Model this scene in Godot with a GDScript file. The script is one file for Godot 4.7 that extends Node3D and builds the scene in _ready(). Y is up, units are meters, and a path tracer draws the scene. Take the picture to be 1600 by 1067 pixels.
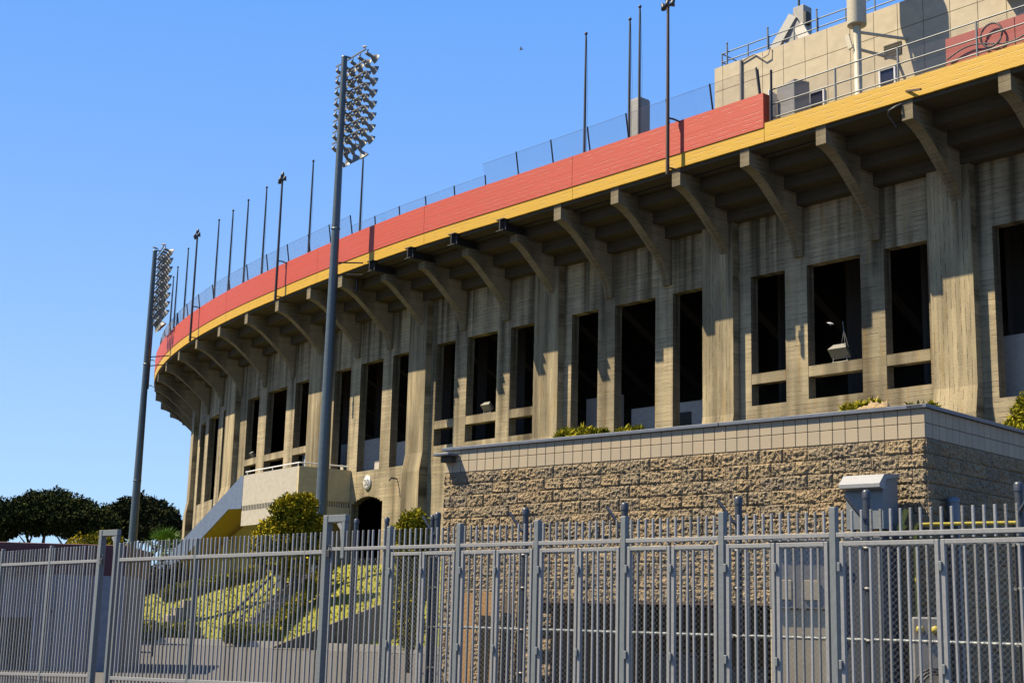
extends Node3D
# A curved concrete grandstand seen over a galvanised steel fence, with a split-face block building in front.

const EYE := 1.6                       # eye height; heights of the stand below are written from eye level
var M := {}
var rng := RandomNumberGenerator.new()
var names := {}

# ---------------------------------------------------------------- mesh building
class MB:
	var st := SurfaceTool.new()
	var upright_grain := false
	func _init():
		st.begin(Mesh.PRIMITIVE_TRIANGLES)
		st.set_smooth_group(-1)
	func tri(a: Vector3, b: Vector3, c: Vector3, out: Vector3, ua := Vector2.ZERO, ub := Vector2.ZERO, uc := Vector2.ZERO):
		var n := (c - a).cross(b - a)
		var p := [a, b, c]
		var u := [ua, ub, uc]
		if n.dot(out) < 0.0:
			p = [a, c, b]
			u = [ua, uc, ub]
		for i in 3:
			st.set_uv(u[i])
			st.set_uv2(Vector2(u[i].y / 30.0, -u[i].x / 16.0) if upright_grain else Vector2(u[i].x / 30.0, u[i].y / 16.0))
			st.add_vertex(p[i])
	func quad(a: Vector3, b: Vector3, c: Vector3, d: Vector3, out: Vector3, ua := Vector2.ZERO, ub := Vector2.ZERO, uc := Vector2.ZERO, ud := Vector2.ZERO):
		tri(a, b, c, out, ua, ub, uc)
		tri(a, c, d, out, ua, uc, ud)
	# box with its own axes; uv in metres
	func box(t: Transform3D, size: Vector3, bevel := 0.0):
		var h := size * 0.5
		var ax := [Vector3.RIGHT, Vector3.UP, Vector3.BACK]
		for k in 3:
			for s in [-1.0, 1.0]:
				var n: Vector3 = ax[k] * s
				var i: int = (k + 1) % 3
				var j: int = (k + 2) % 3
				var c: Vector3 = n * h[k]
				var p: Vector3 = ax[i] * (h[i] - bevel)
				var q: Vector3 = ax[j] * (h[j] - bevel)
				var uw := Vector2(h[i], h[j]) * 2.0
				if k == 0:
					uw = Vector2(h[j], h[i]) * 2.0
				var cs := [c - p - q, c + p - q, c + p + q, c - p + q]
				var us := [Vector2.ZERO, Vector2(uw.x, 0), uw, Vector2(0, uw.y)]
				if k == 0:
					us = [Vector2.ZERO, Vector2(0, uw.y), uw, Vector2(uw.x, 0)]
				quad(t * cs[0], t * cs[1], t * cs[2], t * cs[3], t.basis * n, us[0], us[1], us[2], us[3])
		if bevel > 0.0:
			for k in 3:
				var i: int = (k + 1) % 3
				var j: int = (k + 2) % 3
				for s in [-1.0, 1.0]:
					for r in [-1.0, 1.0]:
						var e: Vector3 = ax[k] * (h[k] - bevel)
						var a: Vector3 = ax[i] * s * h[i] + ax[j] * r * (h[j] - bevel)
						var b: Vector3 = ax[i] * s * (h[i] - bevel) + ax[j] * r * h[j]
						quad(t * (a - e), t * (a + e), t * (b + e), t * (b - e), t.basis * (ax[i] * s + ax[j] * r))
			for sx in [-1.0, 1.0]:
				for sy in [-1.0, 1.0]:
					for sz in [-1.0, 1.0]:
						var s := Vector3(sx, sy, sz)
						var m := s * (h - Vector3.ONE * bevel)
						tri(t * (m + Vector3(sx * bevel, 0, 0)), t * (m + Vector3(0, sy * bevel, 0)), t * (m + Vector3(0, 0, sz * bevel)), t.basis * s)
	func bar(a: Vector3, b: Vector3, w: float, d: float, side := Vector3.ZERO):
		# square bar from a to b; w across the side vector, d the other way
		var z := (b - a).normalized()
		var x := side if side != Vector3.ZERO else (Vector3.UP.cross(z) if absf(z.y) < 0.9 else Vector3.RIGHT)
		x = (x - z * x.dot(z)).normalized()
		var y := z.cross(x)
		box(Transform3D(Basis(x, y, z), (a + b) * 0.5), Vector3(w, d, a.distance_to(b)))
	func tube(pts: Array, radii: Array, sides := 8, caps := true):
		var rings := []
		for i in pts.size():
			var d: Vector3 = (pts[min(i + 1, pts.size() - 1)] - pts[max(i - 1, 0)]).normalized()
			var x := Vector3.UP.cross(d) if absf(d.y) < 0.95 else Vector3.RIGHT.cross(d)
			x = x.normalized()
			var y := d.cross(x)
			var r := []
			for k in sides:
				var a := TAU * k / sides
				r.append(pts[i] + (x * cos(a) + y * sin(a)) * radii[min(i, radii.size() - 1)])
			rings.append(r)
		st.set_smooth_group(1 if sides > 4 else -1)
		var l := 0.0
		for i in pts.size() - 1:
			var l2: float = l + pts[i].distance_to(pts[i + 1])
			for k in sides:
				var k2 := (k + 1) % sides
				var mid: Vector3 = (rings[i][k] + rings[i + 1][k2]) * 0.5 - (pts[i] + pts[i + 1]) * 0.5
				var ra: float = radii[min(i, radii.size() - 1)] * TAU / sides
				quad(rings[i][k], rings[i][k2], rings[i + 1][k2], rings[i + 1][k], mid, Vector2(k * ra, l), Vector2((k + 1) * ra, l), Vector2((k + 1) * ra, l2), Vector2(k * ra, l2))
			l = l2
		st.set_smooth_group(-1)
		if caps:
			for e in [0, pts.size() - 1]:
				var o: Vector3 = pts[0] - pts[1] if e == 0 else pts[e] - pts[e - 1]
				for k in range(1, sides - 1):
					tri(rings[e][0], rings[e][k], rings[e][k + 1], o)
	func lathe(t: Transform3D, prof: Array, sides := 12):
		# prof: (radius, height) pairs about the local y axis
		st.set_smooth_group(1)
		for i in prof.size() - 1:
			for k in sides:
				var a := TAU * k / sides
				var b := TAU * (k + 1) / sides
				var p0: Vector2 = prof[i]
				var p1: Vector2 = prof[i + 1]
				var da := Vector3(cos(a), 0, sin(a))
				var db := Vector3(cos(b), 0, sin(b))
				var dd := p1 - p0
				var o := (da + db) * dd.y - Vector3.UP * dd.x * 2.0
				quad(t * (da * p0.x + Vector3.UP * p0.y), t * (db * p0.x + Vector3.UP * p0.y), t * (db * p1.x + Vector3.UP * p1.y), t * (da * p1.x + Vector3.UP * p1.y), t.basis * o)
		st.set_smooth_group(-1)
	func poly_prism(poly: Array, t: Transform3D, depth: float):
		# polygon in local xy (convex or not), extruded along local z from 0 to depth
		var pv := PackedVector2Array(poly)
		var idx := Geometry2D.triangulate_polygon(pv)
		for z in [0.0, depth]:
			for k in range(0, idx.size(), 3):
				var q := []
				for m in 3:
					q.append(pv[idx[k + m]])
				tri(t * Vector3(q[0].x, q[0].y, z), t * Vector3(q[1].x, q[1].y, z), t * Vector3(q[2].x, q[2].y, z), t.basis * Vector3(0, 0, 1 if z == depth and depth > 0 or z == 0.0 and depth < 0 else -1), q[0], q[1], q[2])
		var cw := Geometry2D.is_polygon_clockwise(pv)
		var l := 0.0
		for k in pv.size():
			var a := pv[k]
			var b := pv[(k + 1) % pv.size()]
			var e := b - a
			var n := Vector2(-e.y, e.x) if cw else Vector2(e.y, -e.x)
			var l2 := l + e.length()
			quad(t * Vector3(a.x, a.y, 0), t * Vector3(b.x, b.y, 0), t * Vector3(b.x, b.y, depth), t * Vector3(a.x, a.y, depth), t.basis * Vector3(n.x, n.y, 0), Vector2(0, l), Vector2(0, l2), Vector2(absf(depth), l2), Vector2(absf(depth), l))
			l = l2
	func mesh() -> ArrayMesh:
		st.generate_normals()
		return st.commit()

func numbered(called: String) -> String:
	var n: int = names.get(called, 0)
	names[called] = n + 1
	return called if n == 0 else "%s_%03d" % [called, n]

func put(called: String, m, mat: Material, parent: Node3D = null) -> MeshInstance3D:
	var o := MeshInstance3D.new()
	o.mesh = m.mesh() if m is MB else m
	o.material_override = mat
	if parent:
		o.name = called
		parent.add_child(o, true)
		if o.name != called:
			var k := 1
			while parent.has_node("%s_%03d" % [called, k]):
				k += 1
			o.name = "%s_%03d" % [called, k]
	else:
		o.name = numbered(called)
		add_child(o, true)
	return o

func tag(o: Node3D, label: String, category: String, group := ""):
	o.set_meta("label", label)
	o.set_meta("category", category)
	if group != "":
		o.set_meta("group", group)
	return o

func thing(called: String, label: String, category: String, group := "", at := Vector3.ZERO) -> Node3D:
	var o := Node3D.new()
	o.name = numbered(called)
	add_child(o)
	o.position = at
	tag(o, label, category, group)
	return o

func struct(o: Node3D):
	o.set_meta("kind", "structure")
	return o

func stuff(o: Node3D):
	o.set_meta("kind", "stuff")
	return o

# shift a thing's children so that its root stands at its base
func rooted(o: Node3D, base: Vector3):
	for c in o.get_children():
		c.position -= base
	o.position += base

# ---------------------------------------------------------------- textures and materials
func noise_img(w: int, h: int, freq: float, seed_: int, oct := 4, kind := FastNoiseLite.TYPE_SIMPLEX) -> Image:
	var n := FastNoiseLite.new()
	n.seed = seed_
	n.noise_type = kind
	n.frequency = freq
	n.fractal_octaves = oct
	if kind == FastNoiseLite.TYPE_CELLULAR:
		n.cellular_return_type = FastNoiseLite.RETURN_DISTANCE
	var im := n.get_seamless_image(w, h, false, false, 0.12)
	im.convert(Image.FORMAT_L8)
	return im

func tex(im0: Image) -> ImageTexture:
	var im: Image = im0.duplicate()
	im.generate_mipmaps()
	return ImageTexture.create_from_image(im)

func l8(w: int, h: int, data: PackedByteArray) -> Image:
	return Image.create_from_data(w, h, false, Image.FORMAT_L8, data)

func col(r: float, g: float, b: float) -> Color:        # linear base colour
	return Color(r * 0.73, g * 0.73, b * 0.73).linear_to_srgb()

func mat(c: Color, rough := 0.8, metal := 0.0) -> StandardMaterial3D:
	var m := StandardMaterial3D.new()
	m.albedo_color = c
	m.roughness = rough
	m.metallic = metal
	return m

func tri_mat(c: Color, rough: float, metal: float, albedo: Texture2D, tile: float, height: Texture2D = null, scale_cm := 0.3) -> StandardMaterial3D:
	var m := mat(c, rough, metal)
	m.albedo_texture = albedo
	m.uv1_triplanar = true
	m.uv1_world_triplanar = true
	m.uv1_scale = Vector3.ONE / tile
	if height:
		m.heightmap_enabled = true
		m.heightmap_texture = height
		m.heightmap_scale = scale_cm
	return m

func board_textures() -> Array:
	# 6.0 m x 2.8 m of formwork boards, 20 boards high: tone and relief
	var w := 1024
	var h := 512
	var grain := noise_img(w, h, 0.02, 3, 4).get_data()
	var fine := noise_img(w, h, 0.09, 9, 3).get_data()
	var r := RandomNumberGenerator.new()
	r.seed = 77
	var tone := PackedByteArray()
	var rel := PackedByteArray()
	tone.resize(w * h)
	rel.resize(w * h)
	var rows := 20
	for b in rows:
		var y0 := int(b * h / float(rows))
		var y1 := int((b + 1) * h / float(rows))
		# each course is made of boards of random length
		var cuts := []
		var x := r.randi_range(40, 400)
		while x < w:
			cuts.append(x)
			x += r.randi_range(260, 620)
		var tones := []
		var lift := []
		for k in cuts.size() + 1:
			tones.append(r.randf_range(-11.0, 11.0))
			lift.append(r.randf_range(-22.0, 22.0))
		tones[-1] = tones[0]
		lift[-1] = lift[0]
		var strength := pow(r.randf(), 1.3) * 0.95 + 0.1
		for px in w:
			var seg := 0
			while seg < cuts.size() and px >= cuts[seg]:
				seg += 1
			var near_cut := false
			for c in cuts:
				if absi(px - c) < 2:
					near_cut = true
			for py in range(y0, y1):
				var i := py * w + px
				var gi := (py * 3 % h) * w + (px / 5 + b * 131) % w
				var g: float = grain[gi] - 128.0
				var f: float = fine[i] - 128.0
				var t: float = 214.0 + tones[seg] + g * 0.07 + f * 0.10
				var z: float = 130.0 + lift[seg] + g * 0.06 + f * 0.12
				var edge := py - y0
				var breakup := clampf((grain[b * 11 * w + (px / 2 + b * 97) % w] - 84.0) / 70.0, 0.05, 1.3)
				if near_cut:
					t -= 12.0 * strength
					z -= 16.0 * strength
				if edge < 3:
					t -= 88.0 * strength * breakup * (1.0 if edge < 2 else 0.6)
					z -= 105.0 * strength * breakup * (1.0 if edge < 2 else 0.6)
				if fine[i] < 48:
					t -= 26.0
					z -= 30.0
				tone[i] = int(clampf(t, 0, 255))
				rel[i] = int(clampf(z, 0, 255))
	return [l8(w, h, tone), l8(w, h, rel)]

func stain_image() -> Image:
	# weathering over the whole wall (30 m x 16 m): pale lime runs, dark runs, blotches
	var w := 1024
	var h := 512
	var col_n := noise_img(w, 8, 0.028, 21, 4).get_data()
	var col_m := noise_img(w, 8, 0.011, 22, 3).get_data()
	var blot := noise_img(w, h, 0.012, 23, 5).get_data()
	var brk := noise_img(w, h, 0.03, 25, 3).get_data()
	var d := PackedByteArray()
	d.resize(w * h * 3)
	for y in h:
		for x in w:
			var i := y * w + x
			var s: float = (col_n[x] - 128.0) * 0.35 + (col_m[(x * 2) % w] - 128.0) * 0.75
			s *= clampf((brk[(y / 9) * w + x] - 70.0) / 95.0, 0.0, 1.4)
			var bl: float = blot[(y / 3) * w + x] - 128.0
			var v := 218.0 + s * 0.75 + bl * 0.40
			var fade := clampf((235.0 - y) / 120.0, 0.0, 1.0) * (1.0 if y > 70 else 0.0)
			v -= maxf(0.0, col_n[(x * 2 + 50) % w] - 112.0) * 0.85 * fade * clampf(brk[(y / 12) * w + x] / 120.0, 0.4, 1.2)
			var warm := clampf((brk[(y / 4) * w + (x * 3) % w] - 172.0) * 0.6, 0.0, 34.0)
			v = maxf(v, 130.0 + (v - 130.0) * 0.35)
			d[i * 3] = int(clampf(v, 0, 255))
			var dk := maxf(0.0, 214.0 - v)
			d[i * 3 + 1] = int(clampf(v - warm * 0.35 - dk * 0.04, 0, 255))
			d[i * 3 + 2] = int(clampf(v - warm - dk * 0.16, 0, 255))
	return Image.create_from_data(w, h, false, Image.FORMAT_RGB8, d)

func ramp(im: Image, lo: float, hi: float) -> Image:
	var a := im.get_data()
	var lut := PackedByteArray()
	lut.resize(256)
	for k in 256:
		lut[k] = int(255.0 * lerpf(lo, hi, smoothstep(0.15, 0.85, k / 255.0)))
	for k in a.size():
		a[k] = lut[a[k]]
	return l8(im.get_width(), im.get_height(), a)

func two_tone(im: Image, a: Color, b: Color, im2: Image = null) -> Image:
	var w := im.get_width()
	var h := im.get_height()
	var p := im.get_data()
	var q := im2.get_data() if im2 else p
	var d := PackedByteArray()
	d.resize(w * h * 3)
	for i in w * h:
		var t := smoothstep(0.25, 0.75, p[i] / 255.0)
		var k := 0.75 + 0.5 * q[i] / 255.0 if im2 else 1.0
		d[i * 3] = int(clampf(lerpf(a.r, b.r, t) * k * 255.0, 0, 255))
		d[i * 3 + 1] = int(clampf(lerpf(a.g, b.g, t) * k * 255.0, 0, 255))
		d[i * 3 + 2] = int(clampf(lerpf(a.b, b.b, t) * k * 255.0, 0, 255))
	return Image.create_from_data(w, h, false, Image.FORMAT_RGB8, d)

func make_materials():
	var bt := board_textures()
	var tone := tex(bt[0])
	var rel := tex(bt[1])
	var stain := tex(stain_image())
	var soft := tex(ramp(noise_img(512, 512, 0.012, 5, 5), 0.93, 1.0))
	var mottle := tex(ramp(noise_img(512, 512, 0.02, 6, 5), 0.78, 1.0))
	var speck := tex(ramp(noise_img(512, 512, 0.12, 7, 3), 0.72, 1.0))
	var fineh := tex(noise_img(512, 512, 0.08, 8, 4))
	var concrete := func(c: Color, swap_scale := Vector3(1.0 / 6.0, 1.0 / 2.8, 1), cm := 1.6) -> StandardMaterial3D:
		var m := mat(c, 0.92)
		m.albedo_texture = tone
		m.uv1_scale = swap_scale
		m.heightmap_enabled = true
		m.heightmap_texture = rel
		m.heightmap_scale = cm
		m.detail_enabled = true
		m.detail_albedo = stain
		m.detail_blend_mode = BaseMaterial3D.BLEND_MODE_MUL
		m.detail_uv_layer = BaseMaterial3D.DETAIL_UV_2
		return m
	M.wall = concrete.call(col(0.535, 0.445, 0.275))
	M.pilaster = concrete.call(col(0.54, 0.445, 0.265))
	M.pilaster.heightmap_scale = 1.0
	M.bracket = concrete.call(col(0.42, 0.35, 0.22))
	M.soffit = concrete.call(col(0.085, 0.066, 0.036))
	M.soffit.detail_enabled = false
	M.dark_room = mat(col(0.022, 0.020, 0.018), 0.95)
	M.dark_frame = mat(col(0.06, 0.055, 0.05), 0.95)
	M.white_wall = tri_mat(col(0.55, 0.52, 0.47), 0.8, 0.0, soft, 1.5)
	var paint := func(c: Color) -> StandardMaterial3D:
		var m := mat(c, 0.6)
		m.albedo_texture = tex(ramp(bt[0], 0.36, 1.0))
		m.uv1_scale = Vector3(1.0 / 6.0, 1.0 / 2.8, 1)
		m.heightmap_enabled = true
		m.heightmap_texture = rel
		m.heightmap_scale = 1.2
		return m
	M.red = paint.call(col(0.44, 0.048, 0.020))
	M.yellow = paint.call(col(0.52, 0.305, 0.003))
	M.steel_dark = tri_mat(col(0.028, 0.026, 0.026), 0.6, 0.0, mottle, 0.7)
	M.pole_grey = tri_mat(col(0.085, 0.115, 0.135), 0.42, 0.2, soft, 1.4)
	M.pole_thin = tri_mat(col(0.05, 0.052, 0.06), 0.5, 0.2, mottle, 0.6)
	M.pole_rust = tri_mat(col(0.085, 0.05, 0.035), 0.7, 0.1, mottle, 0.5)
	M.lamp_grey = tri_mat(col(0.20, 0.20, 0.185), 0.5, 0.2, soft, 0.5)
	M.lens = mat(col(0.5, 0.51, 0.52), 0.2)
	M.galv = tri_mat(col(0.27, 0.28, 0.29), 0.5, 0.15, soft, 0.35)
	M.galv_worn = tri_mat(col(0.22, 0.225, 0.225), 0.58, 0.12, mottle, 0.3)
	M.galv_bright = tri_mat(col(0.31, 0.32, 0.335), 0.45, 0.18, soft, 0.3)
	M.galv_post = tri_mat(col(0.18, 0.205, 0.22), 0.5, 0.2, soft, 0.45)
	M.pipe = tri_mat(col(0.065, 0.078, 0.10), 0.42, 0.35, mottle, 0.3)
	M.wire = mat(col(0.17, 0.17, 0.165), 0.5, 0.3)
	M.wire_dark = mat(col(0.10, 0.10, 0.14), 0.5, 0.3)
	M.beige = tri_mat(col(0.50, 0.43, 0.30), 0.8, 0.0, soft, 3.0)
	M.beige_dark = mat(col(0.2, 0.17, 0.11), 0.9)
	M.cream = tri_mat(col(0.42, 0.39, 0.33), 0.75, 0.0, soft, 2.0)
	M.cream_back = tri_mat(col(0.55, 0.47, 0.28), 0.75, 0.0, soft, 2.0)
	M.stair_metal = tri_mat(col(0.26, 0.31, 0.40), 0.36, 0.55, soft, 1.6)
	M.stair_yellow = tri_mat(col(0.50, 0.36, 0.05), 0.7, 0.0, mottle, 1.0)
	M.white_frame = mat(col(0.75, 0.76, 0.78), 0.4)
	M.glass = mat(col(0.01, 0.014, 0.035), 0.06)
	M.glass_sky = mat(col(0.35, 0.45, 0.55), 0.06)
	M.cabinet = tri_mat(col(0.24, 0.235, 0.225), 0.5, 0.1, soft, 0.8)
	M.vent = mat(col(0.03, 0.028, 0.025), 0.7)
	M.duct = tri_mat(col(0.52, 0.48, 0.36), 0.55, 0.05, soft, 0.8)
	M.roof_grey = tri_mat(col(0.30, 0.30, 0.29), 0.6, 0.1, soft, 1.0)
	M.red_board = tri_mat(col(0.33, 0.028, 0.014), 0.55, 0.0, soft, 1.0)
	# block building
	var s1 := noise_img(512, 512, 0.045, 31, 3, FastNoiseLite.TYPE_CELLULAR)
	var s2 := noise_img(512, 512, 0.018, 32, 5)
	var hp := s1.get_data()
	var hq := s2.get_data()
	var hh := PackedByteArray()
	hh.resize(512 * 512)
	for i in 512 * 512:
		hh[i] = int(clampf(hq[i] * 0.75 + (255 - hp[i]) * 0.35, 0, 255))
	var split_h := tex(l8(512, 512, hh))
	var split_c := two_tone(noise_img(512, 512, 0.02, 33, 4), Color(0.74, 0.71, 0.66), Color(1.0, 0.93, 0.79), noise_img(512, 512, 0.15, 34, 2))
	var split_t := tex(split_c)
	M.split = []
	for k in 5:
		var c: Color = [col(0.40, 0.345, 0.275), col(0.36, 0.318, 0.266), col(0.43, 0.365, 0.28), col(0.335, 0.30, 0.26), col(0.41, 0.34, 0.255)][k]
		var m := tri_mat(c, 0.95, 0.0, split_t, 0.36, split_h, 4.0)
		m.uv1_offset = Vector3(k * 0.31, k * 0.17, k * 0.23)
		M.split.append(m)
	M.smooth_block = []
	for k in 4:
		var c: Color = [col(0.51, 0.425, 0.30), col(0.485, 0.405, 0.29), col(0.53, 0.44, 0.31), col(0.49, 0.42, 0.305)][k]
		M.smooth_block.append(tri_mat(c, 0.85, 0.0, speck, 0.5, fineh, 0.12))
	M.mortar = mat(col(0.15, 0.13, 0.11), 0.95)
	M.coping = tri_mat(col(0.15, 0.17, 0.21), 0.45, 0.3, soft, 1.0)
	M.plywood = tri_mat(col(0.36, 0.20, 0.07), 0.8, 0.0, mottle, 0.6)
	M.plywood_dark = tri_mat(col(0.10, 0.065, 0.035), 0.8, 0.0, mottle, 0.6)
	M.asphalt = tri_mat(col(0.115, 0.108, 0.10), 0.95, 0.0, speck, 1.2, fineh, 0.4)
	M.retain = tri_mat(col(0.36, 0.31, 0.23), 0.9, 0.0, mottle, 1.0)
	M.kerb = tri_mat(col(0.50, 0.46, 0.38), 0.9, 0.0, soft, 1.0)
	M.grass = tri_mat(col(1, 1, 1), 0.95, 0.0, tex(two_tone(noise_img(512, 512, 0.014, 41, 5), Color(0.45, 0.47, 0.075), Color(0.55, 0.53, 0.105), noise_img(512, 512, 0.11, 42, 3))), 2.4, fineh, 3.0)
	M.earth = tri_mat(col(0.18, 0.15, 0.09), 0.95, 0.0, mottle, 3.0)
	M.booth = tri_mat(col(0.25, 0.25, 0.275), 0.6, 0.05, soft, 1.5)
	M.booth_door = tri_mat(col(0.36, 0.40, 0.50), 0.5, 0.05, soft, 1.5)
	M.maroon = tri_mat(col(0.085, 0.007, 0.012), 0.55, 0.0, soft, 1.0)
	M.bark = tri_mat(col(0.11, 0.08, 0.055), 0.95, 0.0, mottle, 0.8)
	M.yellow_pipe = tri_mat(col(0.52, 0.42, 0.04), 0.5, 0.0, mottle, 0.4)
	M.white_disc = mat(col(0.80, 0.80, 0.78), 0.5)
	M.black = mat(col(0.012, 0.012, 0.014), 0.6)
	M.cloth = tri_mat(col(0.36, 0.25, 0.13), 0.9, 0.0, mottle, 0.3)
	M.blue_tarp = tri_mat(col(0.012, 0.025, 0.10), 0.5, 0.0, mottle, 0.4)
	M.red_paint = mat(col(0.5, 0.03, 0.02), 0.5)
	M.bird = mat(col(0.30, 0.29, 0.28), 0.8)
	for nm in ["leaf_dark", "leaf_olive", "leaf_gold", "leaf_hedge", "leaf_palm"]:
		var m := mat(col(1, 1, 1), 0.9)
		m.metallic_specular = 0.15
		m.vertex_color_use_as_albedo = true
		m.cull_mode = BaseMaterial3D.CULL_DISABLED
		M[nm] = m
	M.leaf_gold.backlight_enabled = true
	M.leaf_gold.backlight = Color(0.35, 0.35, 0.1)
	M.leaf_palm.backlight_enabled = true
	M.leaf_palm.backlight = Color(0.3, 0.4, 0.1)

# ---------------------------------------------------------------- plan of the stand
var nodes := []
var cum := []
func make_plan():
	var ang := [41, 41, 41, 41, 41, 41, 41, 41, 39.5, 37.5, 36, 35, 34, 33, 31, 28.5, 25.8, 23, 20, 16.5, 12.5, 8.5, 4, 0, -4, -8, -12, -16]
	var sp := [2.84, 2.82, 2.76, 2.74, 2.70, 2.74, 2.74, 2.75, 2.75, 2.75, 2.8, 2.85, 3.25, 3.55, 3.75, 3.9]
	var p := Vector2(12.22, -33.45)
	var d0 := Vector2(sin(deg_to_rad(41)), cos(deg_to_rad(41)))
	for k in [5, 4, 3, 2, 1]:
		nodes.append(p + d0 * 2.85 * k)
	nodes.append(p)
	for i in ang.size():
		var a := deg_to_rad(ang[i])
		p += (sp[i] if i < sp.size() else 3.95) * Vector2(-sin(a), -cos(a))
		nodes.append(p)
	var l := 0.0
	for i in nodes.size():
		if i:
			l += nodes[i].distance_to(nodes[i - 1])
		cum.append(l)

func rim(u: float) -> Vector2:
	var f := u + 5.0
	var i := clampi(int(floor(f)), 1, nodes.size() - 3)
	var t := f - i
	return nodes[i].cubic_interpolate(nodes[i + 1], nodes[i - 1], nodes[i + 2], t)

func run(u: float) -> float:
	var f := clampf(u + 5.0, 0.0, nodes.size() - 1.001)
	var i := int(floor(f))
	return lerpf(cum[i], cum[i + 1], f - i)

func along(u: float) -> Vector2:
	return (rim(u + 0.05) - rim(u - 0.05)).normalized()

func W(u: float, inward: float, y: float) -> Vector3:
	var t := along(u)
	var p := rim(u) + Vector2(-t.y, t.x) * inward
	return Vector3(p.x, y + EYE, p.y)

# axes at a place on the stand: x to the viewer's right along the wall, z out of the wall
func frame(u: float, inward: float, y: float) -> Transform3D:
	var t := along(u)
	var x := Vector3(-t.x, 0, -t.y)
	var z := Vector3(t.y, 0, -t.x)
	return Transform3D(Basis(x, Vector3.UP, z), W(u, inward, y))

func cblock(m: MB, u0: float, u1: float, la: float, lb: float, y0: float, y1: float, swap := false, la0 := -99.0, du := 0.34):
	# curved block from u0 to u1, outer face at la (la0 at its foot), inner face at lb
	if la0 == -99.0:
		la0 = la
	var n := maxi(1, int(ceil((u1 - u0) / du)))
	for i in n:
		var ua := lerpf(u0, u1, float(i) / n)
		var ub := lerpf(u0, u1, float(i + 1) / n)
		var sa := -run(ua)
		var sb := -run(ub)
		var z := frame((ua + ub) * 0.5, 0, 0).basis.z
		var q := func(s: float, y: float) -> Vector2: return Vector2(y, s) if swap else Vector2(s, -y)
		m.quad(W(ua, la0, y0), W(ub, la0, y0), W(ub, la, y1), W(ua, la, y1), z, q.call(sa, y0), q.call(sb, y0), q.call(sb, y1), q.call(sa, y1))
		m.quad(W(ua, lb, y0), W(ub, lb, y0), W(ub, lb, y1), W(ua, lb, y1), -z, q.call(sa, y0), q.call(sb, y0), q.call(sb, y1), q.call(sa, y1))
		m.quad(W(ua, la, y1), W(ub, la, y1), W(ub, lb, y1), W(ua, lb, y1), Vector3.UP, Vector2(sa, la), Vector2(sb, la), Vector2(sb, lb), Vector2(sa, lb))
		m.quad(W(ua, la0, y0), W(ub, la0, y0), W(ub, lb, y0), W(ua, lb, y0), Vector3.DOWN, Vector2(sa, la), Vector2(sb, la), Vector2(sb, lb), Vector2(sa, lb))
	for e in [u0, u1]:
		var x := frame(e, 0, 0).basis.x * (1.0 if e == u0 else -1.0)
		m.quad(W(e, la0, y0), W(e, lb, y0), W(e, lb, y1), W(e, la, y1), x, Vector2(la, -y0), Vector2(lb, -y0), Vector2(lb, -y1), Vector2(la, -y1))

# ---------------------------------------------------------------- ground
func lane_y(x: float, z: float) -> float:
	# the asphalt rises gently away from the camera
	return lerpf(0.0, 0.63, clampf((-20.0 - z) / 26.0, 0.0, 1.0))

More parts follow.
